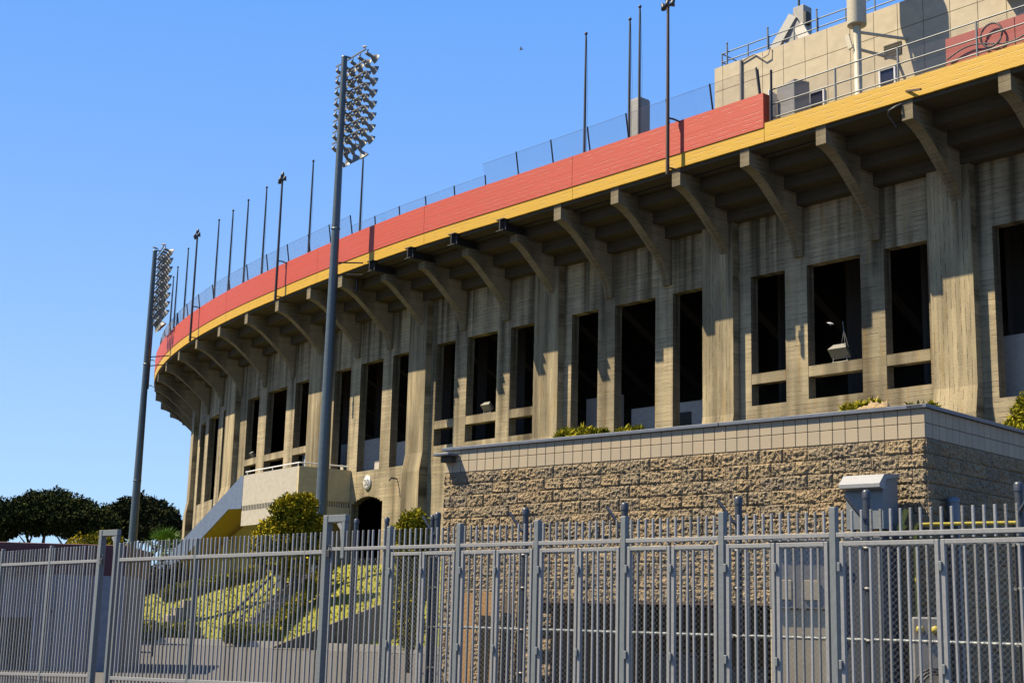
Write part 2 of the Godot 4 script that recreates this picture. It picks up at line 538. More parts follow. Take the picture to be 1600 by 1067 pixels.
func build_ground():
	var m := MB.new()
	var xs := [-1500.0, -200.0, -60.0, -40.0, -25.0, -15.0, -10.0, -5.0, 0.0, 5.0, 10.0, 20.0, 40.0, 200.0, 1500.0]
	var zs := [300.0, 40.0, 10.0, 0.0, -10.0, -20.0, -24.0, -30.0, -36.0, -42.0, -46.0, -60.0, -120.0, -300.0, -1800.0]
	m.st.set_smooth_group(0)
	for i in xs.size() - 1:
		for j in zs.size() - 1:
			var p := []
			for c in [[i, j], [i + 1, j], [i + 1, j + 1], [i, j + 1]]:
				p.append(Vector3(xs[c[0]], lane_y(xs[c[0]], zs[c[1]]), zs[c[1]]))
			m.quad(p[0], p[1], p[2], p[3], Vector3.UP)
	struct(put("ground", m, M.asphalt))
	# grass slope from the kerb up to the foot of the stand
	var g := MB.new()
	g.st.set_smooth_group(0)
	var na := 48
	var nb := 16
	var pt := func(a: float, b: float) -> Vector3:
		var k := Vector3(-14.5, 0.76, -48.3).lerp(Vector3(-1.0, 0.72, -42.6), a)
		var w := W(lerpf(16.5, 8.5, a), 1.9, 2.1)
		var p := k.lerp(w, b)
		p.y = lerpf(k.y, w.y, pow(b, 0.92)) + 0.05 * sin(p.x * 2.1 + p.z * 0.7)
		return p
	for i in na:
		for j in nb:
			var a0 := lerpf(-0.6, 1.6, float(i) / na)
			var a1 := lerpf(-0.6, 1.6, float(i + 1) / na)
			g.quad(pt.call(a0, float(j) / nb), pt.call(a1, float(j) / nb), pt.call(a1, float(j + 1) / nb), pt.call(a0, float(j + 1) / nb), Vector3.UP)
	struct(put("grass_slope", g, M.grass))
	var tm := leaf_mesh(0.03, 0.08)
	var xf := []
	var cs := []
	rng.seed = 91
	for k in 9000:
		var p: Vector3 = pt.call(rng.randf_range(-0.2, 1.1), rng.randf())
		var b := Basis(Vector3.UP, rng.randf() * TAU).rotated(Vector3.RIGHT, rng.randf_range(-0.5, 0.5)).scaled(Vector3.ONE * rng.randf_range(0.6, 1.4))
		xf.append(Transform3D(b, p))
		cs.append(Color(0.19, 0.21, 0.016).lerp(Color(0.32, 0.28, 0.028), rng.randf()))
	var gr := scatter("grass", tm, xf, cs, M.leaf_hedge, null)
	stuff(gr)
	gr.set_meta("label", "short yellow green grass covering the slope below the stand")
	gr.set_meta("category", "grass")
	# kerb
	var kb := MB.new()
	var k0 := Vector3(-16.5, 0.0, -48.3)
	var k1 := Vector3(-1.0, 0.0, -42.0)
	var dir := (k1 - k0).normalized()
	var c0 := k0
	for s in 9:
		var a := k0.lerp(k1, s / 9.0) + dir * 0.008
		var b := k0.lerp(k1, (s + 1) / 9.0) - dir * 0.008
		kb.bar(a + Vector3.UP * 0.68, b + Vector3.UP * 0.68, 0.16, 0.22, Vector3.UP.cross(dir))
	struct(put("kerb", kb, M.kerb))

# ---------------------------------------------------------------- leaves
func leaf_mesh(w: float, l: float) -> ArrayMesh:
	var m := MB.new()
	m.tri(Vector3(-w, 0, 0), Vector3(0, l * 0.5, w * 0.5), Vector3(w, 0, 0), Vector3.BACK)
	m.tri(Vector3(-w * 0.9, l * 0.1, 0), Vector3(0, l, w * 0.2), Vector3(w * 0.9, l * 0.1, 0), Vector3.BACK)
	return m.mesh()

func clump_mesh(r: float, n: int, w: float, l: float, seed_: int) -> ArrayMesh:
	# a small spray of n leaves
	var m := MB.new()
	var g := RandomNumberGenerator.new()
	g.seed = seed_
	for k in n:
		var d := Vector3(g.randfn(), g.randfn() + 0.4, g.randfn()).normalized()
		var c := d * r * g.randf_range(0.3, 1.0)
		var side := d.cross(Vector3(g.randfn(), g.randfn(), g.randfn())).normalized()
		var up := (d + Vector3(g.randfn(), g.randfn(), g.randfn()) * 0.5).normalized()
		m.tri(c - side * w, c + up * l, c + side * w, d)
		m.tri(c - side * w, c - up * l * 0.5, c + side * w, d)
	return m.mesh()

func scatter(called: String, mesh: Mesh, xf: Array, cs: Array, material: Material, parent: Node3D) -> MultiMeshInstance3D:
	var mm := MultiMesh.new()
	mm.transform_format = MultiMesh.TRANSFORM_3D
	mm.use_colors = true
	mm.mesh = mesh
	mm.instance_count = xf.size()
	for i in xf.size():
		mm.set_instance_transform(i, xf[i])
		mm.set_instance_color(i, cs[i])
	var o := MultiMeshInstance3D.new()
	o.multimesh = mm
	o.material_override = material
	o.name = called if parent else numbered(called)
	if parent:
		parent.add_child(o, true)
	else:
		add_child(o, true)
	return o

func bush_leaves(parent: Node3D, lumps: Array, count: int, mesh: Mesh, material: Material, c0: Color, c1: Color, seed_: int, shell := 0.55):
	# lumps: [centre, radii]; leaf sprays mostly near each lump's skin
	var g := RandomNumberGenerator.new()
	g.seed = seed_
	var xf := []
	var cs := []
	var tot := 0.0
	for l in lumps:
		tot += l[1].x * l[1].y
	for l in lumps:
		var n := int(count * l[1].x * l[1].y / tot)
		var tint := g.randf_range(-0.2, 0.2)
		for k in n:
			var d := Vector3(g.randfn(), g.randfn(), g.randfn()).normalized()
			var r := lerpf(shell, 1.05, sqrt(g.randf()))
			var wob := 1.0 + 0.16 * sin(d.x * 7.0 + seed_) * cos(d.y * 6.0) + 0.1 * sin(d.z * 11.0 + d.y * 5.0)
			var p: Vector3 = l[0] + d * r * wob * l[1]
			var b := Basis(Vector3(g.randfn(), g.randfn(), g.randfn()).normalized(), g.randf() * TAU).scaled(Vector3.ONE * g.randf_range(0.7, 1.35))
			xf.append(Transform3D(b, p))
			cs.append(c0.lerp(c1, clampf(g.randf() + tint, 0, 1)))
	return stuff(scatter("foliage", mesh, xf, cs, material, parent))

# ---------------------------------------------------------------- the stand
func wall_bay(parent: Node3D, n: float, kind: String):
	# outer wall from pilaster n to pilaster n + 3
	var a := n + 0.26
	var b := n + 2.76
	var o := [[n + 0.35, n + 0.86], [n + 1.15, n + 1.85], [n + 2.15, n + 2.64]]
	var sill := 6.72 if kind == "A" else 6.12
	var m := MB.new()
	var la := 2.6
	var lb := 2.95
	# piers
	var edges := [n - 0.2, o[0][0], o[0][1], o[1][0], o[1][1], o[2][0], o[2][1], n + 3.2]
	for k in 4:
		cblock(m, edges[k * 2], edges[k * 2 + 1], la, lb, sill, 10.85)
	cblock(m, n - 0.2, n + 3.2, la, lb, 10.85, 14.2)
	if n == 10.0:
		# arched doorway below the numbered disc
		var d0 := 11.0
		var d1 := 11.95
		cblock(m, n - 0.2, d0, la, lb, 1.9, sill)
		cblock(m, d1, n + 3.2, la, lb, 1.9, sill)
		var segs := 12
		for k in segs:
			var ua := lerpf(d0, d1, float(k) / segs)
			var ub := lerpf(d0, d1, float(k + 1) / segs)
			var t := (k + 0.5) / segs * 2.0 - 1.0
			cblock(m, ua, ub, la, lb, 5.02 - 0.30 * t * t, sill, false, -99.0, 1.0)
	else:
		cblock(m, n - 0.2, n + 3.2, la, lb, 1.9, sill)
	put("outer_wall", m, M.wall, parent)
	if kind == "A":
		for w in o:
			var t := MB.new()
			cblock(t, w[0] + 0.004, w[1] - 0.004, 2.603, 2.947, 7.40, 7.72)
			put("crossbeam", t, M.wall, parent)

func bracket(parent: Node3D, k: int, steel: bool):
	var prof := [Vector2(0, 14.0), Vector2(0, 13.45), Vector2(0.22, 13.41), Vector2(0.50, 13.30), Vector2(0.85, 13.08), Vector2(1.25, 12.76), Vector2(1.65, 12.42), Vector2(2.0, 12.11), Vector2(2.25, 11.83), Vector2(2.42, 11.52), Vector2(2.5, 11.15), Vector2(2.62, 11.15), Vector2(2.62, 14.0)]
	if steel:
		prof = [Vector2(0.42, 13.55), Vector2(0.42, 13.28), Vector2(0.62, 13.22), Vector2(0.90, 13.05), Vector2(1.25, 12.76), Vector2(1.65, 12.42), Vector2(2.0, 12.11), Vector2(2.25, 11.83), Vector2(2.42, 11.52), Vector2(2.5, 11.15), Vector2(2.62, 11.15), Vector2(2.62, 13.55)]
	var f := frame(k - 0.06, 0, 0)
	# local x runs inward, y up, z along the wall
	var t := Transform3D(Basis(-f.basis.z, Vector3.UP, f.basis.x), f.origin - f.basis.x * 0.17)
	var m := MB.new()
	m.poly_prism(prof, t, 0.34)
	var br := put("bracket", m, M.bracket, parent)
	if steel:
		var s := MB.new()
		var t2 := Transform3D(t.basis, t.origin)
		for c in [[13.985, 0.40, 0.03], [13.57, 0.40, 0.03]]:
			s.box(Transform3D(t.basis, t.origin + t.basis * Vector3(1.1, c[0], 0.17)), Vector3(2.7, c[2], c[1]))
		s.box(Transform3D(t.basis, t.origin + t.basis * Vector3(1.1, 13.78, 0.17)), Vector3(2.7, 0.39, 0.05))
		s.box(Transform3D(t.basis, t.origin + t.basis * Vector3(-0.1, 13.78, 0.17)), Vector3(0.02, 0.39, 0.36))
		put("steel_beam", s, M.steel_dark, br)
	return br

func build_stand():
	var root := thing("grandstand", "curved board-marked concrete grandstand wall with brackets, red and yellow rim", "stadium")
	var kinds := {-5: "A", -2: "B", 1: "A", 4: "B", 7: "A", 10: "B", 13: "A", 16: "B", 19: "A"}
	for n in kinds:
		if n >= -2:
			wall_bay(root, float(n), kinds[n])
	var endw := MB.new()
	cblock(endw, -4.0, -2.2, 2.6, 2.95, 1.9, 14.2)
	cblock(endw, 22.2, 25.0, 2.6, 2.95, 1.9, 14.2)
	put("outer_wall", endw, M.wall, root)
	for n in [1.03, 4.05, 7.02, 10.0, 13.02, 16.2, 19.2, 22.2]:
		var m := MB.new()
		m.upright_grain = true
		cblock(m, n - 0.23, n + 0.24, 2.32, 2.605, 6.5, 13.4, true)
		cblock(m, n - 0.23, n + 0.24, 2.32, 2.605, 5.75, 6.5, true, 2.19)
		cblock(m, n - 0.23, n + 0.24, 2.19, 2.605, 1.9, 5.75, true)
		put("pilaster", m, M.pilaster, root)
		# formwork joint
	for k in range(-2, 26):
		bracket(root, k, k in [7, 8, 9, 10])
	# stepped underside between the brackets
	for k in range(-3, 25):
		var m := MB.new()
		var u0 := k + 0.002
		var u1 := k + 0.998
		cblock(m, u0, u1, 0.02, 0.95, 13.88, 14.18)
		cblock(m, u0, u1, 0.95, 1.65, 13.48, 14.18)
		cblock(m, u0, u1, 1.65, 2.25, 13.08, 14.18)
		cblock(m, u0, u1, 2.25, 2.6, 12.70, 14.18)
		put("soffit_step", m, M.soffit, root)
	# yellow rim beam, red parapet
	for k in range(-1, 9):
		var u0 := -4.0 if k == -1 else k * 3.0 - 0.35
		var u1 := -0.35 if k == -1 else k * 3.0 + 2.65
		var m := MB.new()
		cblock(m, u0 + 0.003, u1 - 0.003, -0.06, 0.3, 14.0, 14.58 if u1 < 2.7 else 14.445)
		put("yellow_rim_beam", m, M.yellow, root)
		if u1 > 2.7:
			var r := MB.new()
			cblock(r, u0 + 0.003 if k > 1 else 2.653, u1 - 0.003, -0.085, 0.22, 14.447, 15.52)
			put("red_parapet", r, M.red, root)
	var deck := MB.new()
	cblock(deck, -4.0, 25.0, 0.302, 14.0, 14.183, 14.45)
	put("deck", deck, M.soffit, root)
	# dark concourse behind the openings
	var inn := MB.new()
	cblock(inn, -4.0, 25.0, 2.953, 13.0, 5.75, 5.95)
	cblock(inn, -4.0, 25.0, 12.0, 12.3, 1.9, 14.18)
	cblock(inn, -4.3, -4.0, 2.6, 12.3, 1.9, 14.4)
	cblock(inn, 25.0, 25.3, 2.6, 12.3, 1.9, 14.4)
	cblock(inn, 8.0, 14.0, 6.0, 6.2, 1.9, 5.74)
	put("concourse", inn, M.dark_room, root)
	# raking beams inside, just visible in the dark
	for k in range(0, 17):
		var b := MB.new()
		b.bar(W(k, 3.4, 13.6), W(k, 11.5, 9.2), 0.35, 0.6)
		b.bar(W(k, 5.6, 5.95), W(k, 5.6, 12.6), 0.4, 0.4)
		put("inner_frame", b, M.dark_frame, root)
	# pale rooms behind some openings
	for r in [[6.3, 6.95, 4.2, 8.05, 0], [4.95, 6.25, 4.6, 7.55, 1], [0.0, 0.95, 3.7, 8.02, 0], [12.15, 13.3, 4.2, 7.85, 0], [10.9, 12.1, 4.4, 7.55, 1], [17.0, 18.4, 4.2, 7.7, 0]]:
		var p := MB.new()
		cblock(p, r[0], r[1], r[2], r[2] + 0.15, 5.955, r[3])
		var pw := put("room_wall", p, M.white_wall, root)
		if r[4] == 1:
			var d := MB.new()
			var um: float = lerpf(r[0], r[1], 0.2)
			cblock(d, um, um + 0.22, r[2] - 0.03, r[2] - 0.003, 6.6, 7.2)
			put("vent_panel", d, M.vent, pw)
	# glazed window behind the landing
	var f := frame(13.4, 2.75, 7.05)
	var wf := MB.new()
	for x in [-0.62, -0.2, 0.2, 0.62]:
		wf.box(f * Transform3D(Basis(), Vector3(x, 0, 0)), Vector3(0.05, 0.62, 0.06))
	for y in [-0.29, 0.29]:
		wf.box(f * Transform3D(Basis(), Vector3(0, y, 0.002)), Vector3(1.3, 0.05, 0.06))
	var win := put("window", wf, M.pole_thin, root)
	for x in [-0.41, 0.0, 0.41]:
		var pm := MB.new()
		pm.box(f * Transform3D(Basis(), Vector3(x, 0, -0.02)), Vector3(0.36, 0.53, 0.01))
		put("pane", pm, M.glass_sky, win)
	# drain pipe at a bracket tip, and a small stub
	var dp := MB.new()
	var df := frame(0.98, -0.02, 13.9)
	dp.tube([df * Vector3(-0.05, 0.02, 0.0), df * Vector3(-0.12, -0.05, 0.12), df * Vector3(-0.36, -0.12, 0.12), df * Vector3(-0.42, -0.2, 0.06), df * Vector3(-0.34, -0.5, -0.2)], [0.035], 8)
	put("drain_pipe", dp, M.pole_thin, root)
	var ds := MB.new()
	ds.bar(W(0.95, -0.02, 14.25), W(0.72, -0.3, 14.05), 0.05, 0.05)
	put("drain_spout", ds, M.pole_rust, root)
	# dark conduit along the underside of the rim on the pale bays
	var cn := MB.new()
	var pts := []
	for k in 40:
		pts.append(W(lerpf(2.1, 11.9, k / 39.0), 0.62, 13.84))
	cn.tube(pts, [0.03], 6)
	put("conduit", cn, M.steel_dark, root)
	for u in [7.62, 10.6, 13.55]:
		var h := MB.new()
		h.tube([W(u, 2.58, 5.6), W(u, 2.3, 5.62), W(u, 2.22, 5.5)], [0.035], 6)
		put("spout", h, M.steel_dark, root)

func build_sign():
	var o := thing("gate_number_sign", "round white disc sign reading 10 above the arched doorway", "sign")
	var f := frame(11.47, 2.575, 5.60)
	var lay := Transform3D(f.basis * Basis(Vector3.RIGHT, PI / 2), f.origin)
	var m := MB.new()
	m.lathe(lay, [Vector2(0, -0.02), Vector2(0.30, -0.02), Vector2(0.30, 0.035), Vector2(0.285, 0.05), Vector2(0.0, 0.05)], 40)
	put("disc", m, M.white_disc, o)
	var r := MB.new()
	r.lathe(lay, [Vector2(0.262, 0.0505), Vector2(0.262, 0.056), Vector2(0.25, 0.056), Vector2(0.25, 0.0505)], 40)
	put("ring", r, M.pole_thin, o)
	var tm := TextMesh.new()
	var sf := SystemFont.new()
	sf.font_names = PackedStringArray(["Droid Serif"])
	sf.font_weight = 700
	tm.font = sf
	tm.text = "10"
	tm.font_size = 64
	tm.pixel_size = 0.0058
	tm.depth = 0.008
	var t := put("numeral", tm, M.black, o)
	t.transform = Transform3D(f.basis, f.origin + f.basis.z * 0.056)
	rooted(o, f.origin)

func build_landing():
	var o := thing("stair_landing", "cream box landing with a slotted band at the head of the metal stair", "landing")
	var u0 := 12.05
	var u1 := 13.75
	var l0 := 0.1
	var y0 := 3.92
	var y1 := 6.22
	var m := MB.new()
	cblock(m, u0, u1, l0, l0 + 0.14, 4.83, y1)
	put("front_panel", m, M.cream, o)
	var m2 := MB.new()
	cblock(m2, u0, u1, l0 + 0.06, l0 + 0.14, 4.6, 4.827)
	cblock(m2, u0 + 0.006, u0 + 0.03, l0 + 0.15, 2.55, 4.45, 4.95)
	put("slot_backing", m2, M.beige_dark, o)
	for k in 34:
		var t := MB.new()
		var u := lerpf(u0 + 0.03, u1 - 0.03, k / 33.0)
		t.box(frame(u, l0 + 0.03, 4.714), Vector3(0.06, 0.226, 0.06))
		put("slot_bar", t, M.cream, o)
	var m3 := MB.new()
	cblock(m3, u0, u1, l0, l0 + 0.14, y0, 4.597)
	put("lower_panel", m3, M.cream, o)
	var m4 := MB.new()
	cblock(m4, u0 - 0.05, u0 - 0.002, l0, 2.58, 4.83, y1)
	cblock(m4, u0 - 0.05, u0 - 0.002, l0, 2.58, y0, 4.6)
	put("side_panel", m4, M.cream_back, o)
	for k in 22:
		var t := MB.new()
		var l := lerpf(l0 + 0.05, 2.5, k / 21.0)
		t.box(frame(u0 - 0.026, l, 4.715), Vector3(0.05, 0.22, 0.06))
		put("slot_bar", t, M.cream_back, o)
	var m5 := MB.new()
	cblock(m5, u0, u1, l0 + 0.142, 2.58, 4.55, 4.75)
	put("floor_slab", m5, M.cream, o)
	var m6 := MB.new()
	cblock(m6, u0 + 0.2, u0 + 0.5, 1.0, 1.6, 1.9, 4.545)
	cblock(m6, u1 - 0.5, u1 - 0.2, 1.0, 1.6, 1.9, 4.545)
	put("support", m6, M.cream_back, o)
	var rl := MB.new()
	var pts := []
	for k in 12:
		pts.append(W(lerpf(u0, u1, k / 11.0), l0 + 0.1, y1 + 0.17))
	rl.tube(pts, [0.03], 8)
	for k in 5:
		var u := lerpf(u0 + 0.05, u1 - 0.05, k / 4.0)
		rl.tube([W(u, l0 + 0.1, y1), W(u, l0 + 0.1, y1 + 0.17)], [0.022], 6)
	rl.tube([W(u0, l0 + 0.1, y1 + 0.17), W(u0, 2.5, y1 + 0.17)], [0.03], 8)
	put("handrail", rl, M.white_frame, o)
	rooted(o, W(12.9, 1.3, 1.9))
	# the stair: sheet-metal balustrades, treads between them, yellow underside
	var s := thing("metal_stair", "long blue grey sheet-metal clad stair sloping down from the landing", "stair")
	var top := W(13.76, 0.1, -EYE)
	var d := Vector3(-0.73, 0, -0.68).normalized()
	var side := Vector3(0.68, 0, -0.73)          # away from the viewer
	var flat := 1.0
	var fall := 0.655
	var lng := 15.0
	# profile along the stair
	var up := func(t: float) -> float: return 6.22 - maxf(0.0, t - 0.15) * fall
	var lo := func(t: float) -> float: return 4.72 - maxf(0.0, t - flat) * fall
	for w in [0.0, 1.9]:
		var n := 11
		for k in n:
			var t0 := lerpf(0.0, lng, float(k) / n)
			var t1 := lerpf(0.0, lng, float(k + 1) / n) - 0.006
			var brk := [t0, t1]
			if k == 0:
				brk = [0.0, 0.15, flat, t1]
			var p := MB.new()
			for q in brk.size() - 1:
				var a: float = brk[q]
				var b: float = brk[q + 1]
				var P := func(t: float, y: float, off: float) -> Vector3: return top + d * t + side * (w + off) + Vector3.UP * (y + EYE)
				p.quad(P.call(a, lo.call(a), 0), P.call(b, lo.call(b), 0), P.call(b, up.call(b), 0), P.call(a, up.call(a), 0), -side)
				p.quad(P.call(a, lo.call(a), 0.05), P.call(b, lo.call(b), 0.05), P.call(b, up.call(b), 0.05), P.call(a, up.call(a), 0.05), side)
				p.quad(P.call(a, up.call(a), 0), P.call(b, up.call(b), 0), P.call(b, up.call(b), 0.05), P.call(a, up.call(a), 0.05), Vector3.UP)
				p.quad(P.call(a, lo.call(a), 0), P.call(b, lo.call(b), 0), P.call(b, lo.call(b), 0.05), P.call(a, lo.call(a), 0.05), Vector3.DOWN)
			put("balustrade_panel", p, M.stair_metal, s)
	var un := MB.new()
	var a0 := top + side * 0.052 + Vector3.UP * (4.75 + EYE)
	var a1 := a0 + d * flat
	var a2 := a1 + d * (lng - flat) + Vector3.DOWN * (lng - flat) * fall
	var wv := side * 1.84
	for seg in [[a0, a1], [a1, a2]]:
		un.quad(seg[0], seg[1], seg[1] + wv, seg[0] + wv, Vector3.DOWN)
		un.quad(seg[0] + Vector3.UP * 0.15, seg[1] + Vector3.UP * 0.15, seg[1] + wv + Vector3.UP * 0.15, seg[0] + wv + Vector3.UP * 0.15, Vector3.UP)
	put("underside", un, M.stair_yellow, s)
	for k in 40:
		var tr := MB.new()
		var t := flat + k * 0.27
		tr.box(Transform3D(Basis(d, Vector3.UP, side), top + d * (t + 0.14) + side * 0.97 + Vector3.UP * (4.95 - k * 0.27 * fall + EYE)), Vector3(0.29, 0.04, 1.82))
		put("tread", tr, M.pole_grey, s)
	for t in [1.3]:
		var c := MB.new()
		c.quad(top + d * 0.05 + side * 1.2 + Vector3.UP * (2.0 + EYE), top + d * 4.5 + side * 1.2 + Vector3.UP * (1.6 + EYE), top + d * 4.5 + side * 1.2 + Vector3.UP * (4.7 - 3.5 * fall + EYE), top + d * 0.05 + side * 1.2 + Vector3.UP * (4.7 + EYE), -side)
		c.quad(top + d * 0.05 + side * 1.4 + Vector3.UP * (2.0 + EYE), top + d * 4.5 + side * 1.4 + Vector3.UP * (1.6 + EYE), top + d * 4.5 + side * 1.4 + Vector3.UP * (4.7 - 3.5 * fall + EYE), top + d * 0.05 + side * 1.4 + Vector3.UP * (4.7 + EYE), side)
		put("support_wall", c, M.stair_yellow, s)
	rooted(s, top + Vector3.UP * (1.9 + EYE))

func chain_mesh(a: Vector3, b: Vector3, up: Vector3, h0: float, h1: float, pitch: float, r: float) -> MB:
	# woven wire between a and b: two families of crossing wires, clipped to the panel
	var m := MB.new()
	var x := (b - a).normalized()
	var w := a.distance_to(b)
	var h := h1 - h0
	var n := x.cross(up).normalized()
	for fam in [1.0, -1.0]:
		var c := -h
		while c < w + h:
			# line x = c + fam * y (fam>0) within [0,w]
			var y0 := 0.0
			var y1 := h
			var x0 := c
			var x1: float = c + h
			if x0 < 0.0:
				y0 = -x0
				x0 = 0.0
			if x1 > w:
				y1 = w - c
				x1 = w
			if y1 - y0 > 0.02:
				var fx0: float = x0 if fam > 0 else w - x0
				var fx1: float = x1 if fam > 0 else w - x1
				m.tube([a + x * fx0 + up * (h0 + y0) + n * r * fam, a + x * fx1 + up * (h0 + y1) + n * r * fam], [r], 3, false)
			c += pitch
	return m

func build_rim_fixtures():
	# flagpoles behind the parapet
	var fp := MB.new()
	fp.tube([Vector3(0, -1.3, 0), Vector3(0, 0.1, 0), Vector3(0, 2.4, 0), Vector3(0, 4.55, 0)], [0.05, 0.05, 0.045, 0.03], 10)
	var pole_mesh := fp.mesh()
	var bl := MB.new()
	bl.lathe(Transform3D(Basis(), Vector3(0, 4.6, 0)), [Vector2(0.0, -0.07), Vector2(0.055, -0.03), Vector2(0.055, 0.03), Vector2(0.0, 0.07)], 10)
	var ball_mesh := bl.mesh()
	var list := [[4.75, 0.25, "flagpole rising behind the grey concrete block on the rim"], [4.92, -0.05, "flagpole just left of the concrete block on the rim"], [5.7, 0.1, "lone tall flagpole between the big floodlight mast and the concrete block"],
		[10.8, -0.95, "flagpole just right of the nearer floodlight mast"], [11.62, -0.75, "flagpole half hidden behind the nearer floodlight mast"], [12.42, 0.1, "first flagpole left of the nearer floodlight mast"],
		[13.92, 0.15, "flagpole just left of the middle rim lamp post"], [14.57, 0.1, "second flagpole left of the middle rim lamp post"], [15.17, 0.12, "third flagpole left of the middle rim lamp post"], [15.79, 0.2, "flagpole just right of the left rim lamp post"],
		[17.65, 0.35, "first flagpole left of the left rim lamp post"], [18.7, 0.2, "second flagpole left of the left rim lamp post"], [19.5, 0.3, "third flagpole left of the left rim lamp post, in the crowded row"], [20.6, 0.1, "flagpole fourth from the left rim lamp post near the far mast"], [22.0, 0.0, "farthest flagpole beside the far floodlight mast"]]
	for e in list:
		var o := thing("flagpole", "thin bare " + e[2], "flagpole", "flagpoles along the stadium rim", W(e[0], 0.6, 15.52 + e[1]))
		put("pole", pole_mesh, M.pole_thin, o)
		put("finial", ball_mesh, M.pole_thin, o)
		var ln := MB.new()
		ln.tube([Vector3(0.06, -0.2, 0.03), Vector3(0.09, 2.2, 0.05), Vector3(0.03, 4.5, 0)], [0.006], 3, false)
		put("halyard", ln, M.wire_dark, o)
	# lamp posts bracketed to the outside of the rim
	var k := 0
	for e in [[3.93, "rusty lamp post bracketed to the red rim, nearest the beige building"], [12.72, "lamp post with small cross head bracketed to the rim in the middle"], [15.86, "lamp post with small cross head bracketed to the rim further left"], [20.2, "farthest lamp post on the rim beside the far floodlight mast"]]:
		var u: float = e[0]
		var f := frame(u, -0.42, 13.72)
		var o := thing("rim_lamp_post", e[1], "lamp post", "lamp posts on the stadium rim")
		var m := MB.new()
		m.tube([f.origin, f.origin + Vector3.UP * 3.2, f.origin + Vector3.UP * 5.6], [0.062, 0.055, 0.045], 10)
		put("post", m, M.pole_rust if k == 0 else M.pole_thin, o)
		for y in [0.22, 1.85]:
			var b := MB.new()
			b.tube([f * Vector3(0, y, 0), f * Vector3(0.06, y, -0.2), f * Vector3(0.22, y - 0.1, -0.35)], [0.03], 6)
			put("clamp_arm", b, M.steel_dark, o)
		for s in [[-0.16, 5.62, 0.05], [0.0, 5.9, 0.0], [0.16, 5.68, -0.04], [0.1, 5.62, 0.14]]:
			var h := MB.new()
			h.lathe(Transform3D(f.basis * Basis(Vector3.FORWARD, s[0] * 2.0), f * Vector3(s[0], s[1], s[2])), [Vector2(0.0, 0.12), Vector2(0.06, 0.1), Vector2(0.07, 0.0), Vector2(0.10, -0.10), Vector2(0.0, -0.10)], 10)
			h.tube([f * Vector3(0, 5.55, 0), f * Vector3(s[0], s[1], s[2])], [0.025], 5)
			put("lamp_head", h, M.pole_thin, o)
		rooted(o, f.origin)
		k += 1
	# chain-link guard on the parapet
	var o := thing("rim_guard_fence", "leaning dark posts and chain-link guard along the red parapet top", "fence")
	var prev := -1.0
	var us := []
	var u := 2.8
	while u < 23.5:
		us.append(u)
		u += 0.6667
	for i in us.size():
		var low: bool = us[i] > 7.0 and us[i] < 10.2
		var h := 0.55 if low else 0.98
		var a := W(us[i], 0.3, 15.4)
		var f := frame(us[i], 0, 0)
		var lean := f.basis.z * (0.06 if low else 0.17) + f.basis.x * -0.02
		var m := MB.new()
		m.bar(a, a + Vector3.UP * (h + 0.12) + lean, 0.05, 0.05)
		put("guard_post", m, M.steel_dark, o)
		if i + 1 < us.size():
			var f2 := frame(us[i + 1], 0, 0)
			var b := W(us[i + 1], 0.3, 15.4)
			var upv := (Vector3.UP * h + lean).normalized()
			var c := chain_mesh(a, b, upv, 0.12, h + 0.1, 0.075, 0.0021)
			c.tube([a + upv * (h + 0.1), b + upv * (h + 0.1)], [0.006], 4, false)
			stuff(put("chain_link", c, M.wire_dark, o))
	# posts on the open stretch beside the beige building
	rooted(o, W(12, 0.3, 15.52))
	# railing with mesh on the yellow beam at the right
	var r := thing("roof_railing", "pipe railing with chain-link on the yellow beam before the beige building", "railing")
	var posts := [2.62, 1.8, 1.07, 0.23, -0.6, -1.4]
	for i in posts.size():
		var m := MB.new()
		m.tube([W(posts[i], 0.2, 14.5), W(posts[i], 0.2, 15.68)], [0.032], 8)
		put("rail_post", m, M.galv_post, r)
		if i + 1 < posts.size():
			for y in [15.67, 15.2, 14.78]:
				var t := MB.new()
				t.tube([W(posts[i], 0.2, y), W(posts[i + 1], 0.2, y)], [0.024], 8)
				put("rail", t, M.galv_post, r)
			stuff(put("chain_link", chain_mesh(W(posts[i], 0.25, 0), W(posts[i + 1], 0.25, 0), Vector3.UP, 14.75, 15.65, 0.075, 0.0026), M.wire_dark, r))
	for e in [[2.60, 0.12, 16.25, 0.0], [2.72, 0.05, 16.3, -0.16]]:
		var m := MB.new()
		m.bar(W(e[0], e[1], 14.5 if e[3] == 0.0 else 15.3), W(e[0] + 0.0, e[1] + e[3], e[2]), 0.06, 0.06)
		put("tall_post", m, M.steel_dark, r)
	rooted(r, W(1, 0.2, 14.73))

func floodlight_mesh() -> ArrayMesh:
	var m := MB.new()
	# axis along -z, mouth at the far end
	var t := Transform3D(Basis(Vector3.RIGHT, -PI / 2), Vector3.ZERO)
	m.lathe(t, [Vector2(0, -0.05), Vector2(0.075, -0.05), Vector2(0.085, 0.02), Vector2(0.085, 0.20), Vector2(0.06, 0.24), Vector2(0.10, 0.30), Vector2(0.17, 0.40), Vector2(0.235, 0.53), Vector2(0.245, 0.53), Vector2(0.245, 0.55), Vector2(0.215, 0.53)], 12)
	m.box(Transform3D(Basis(), Vector3(0, 0.12, 0.0)), Vector3(0.05, 0.2, 0.05))
	return m.mesh()

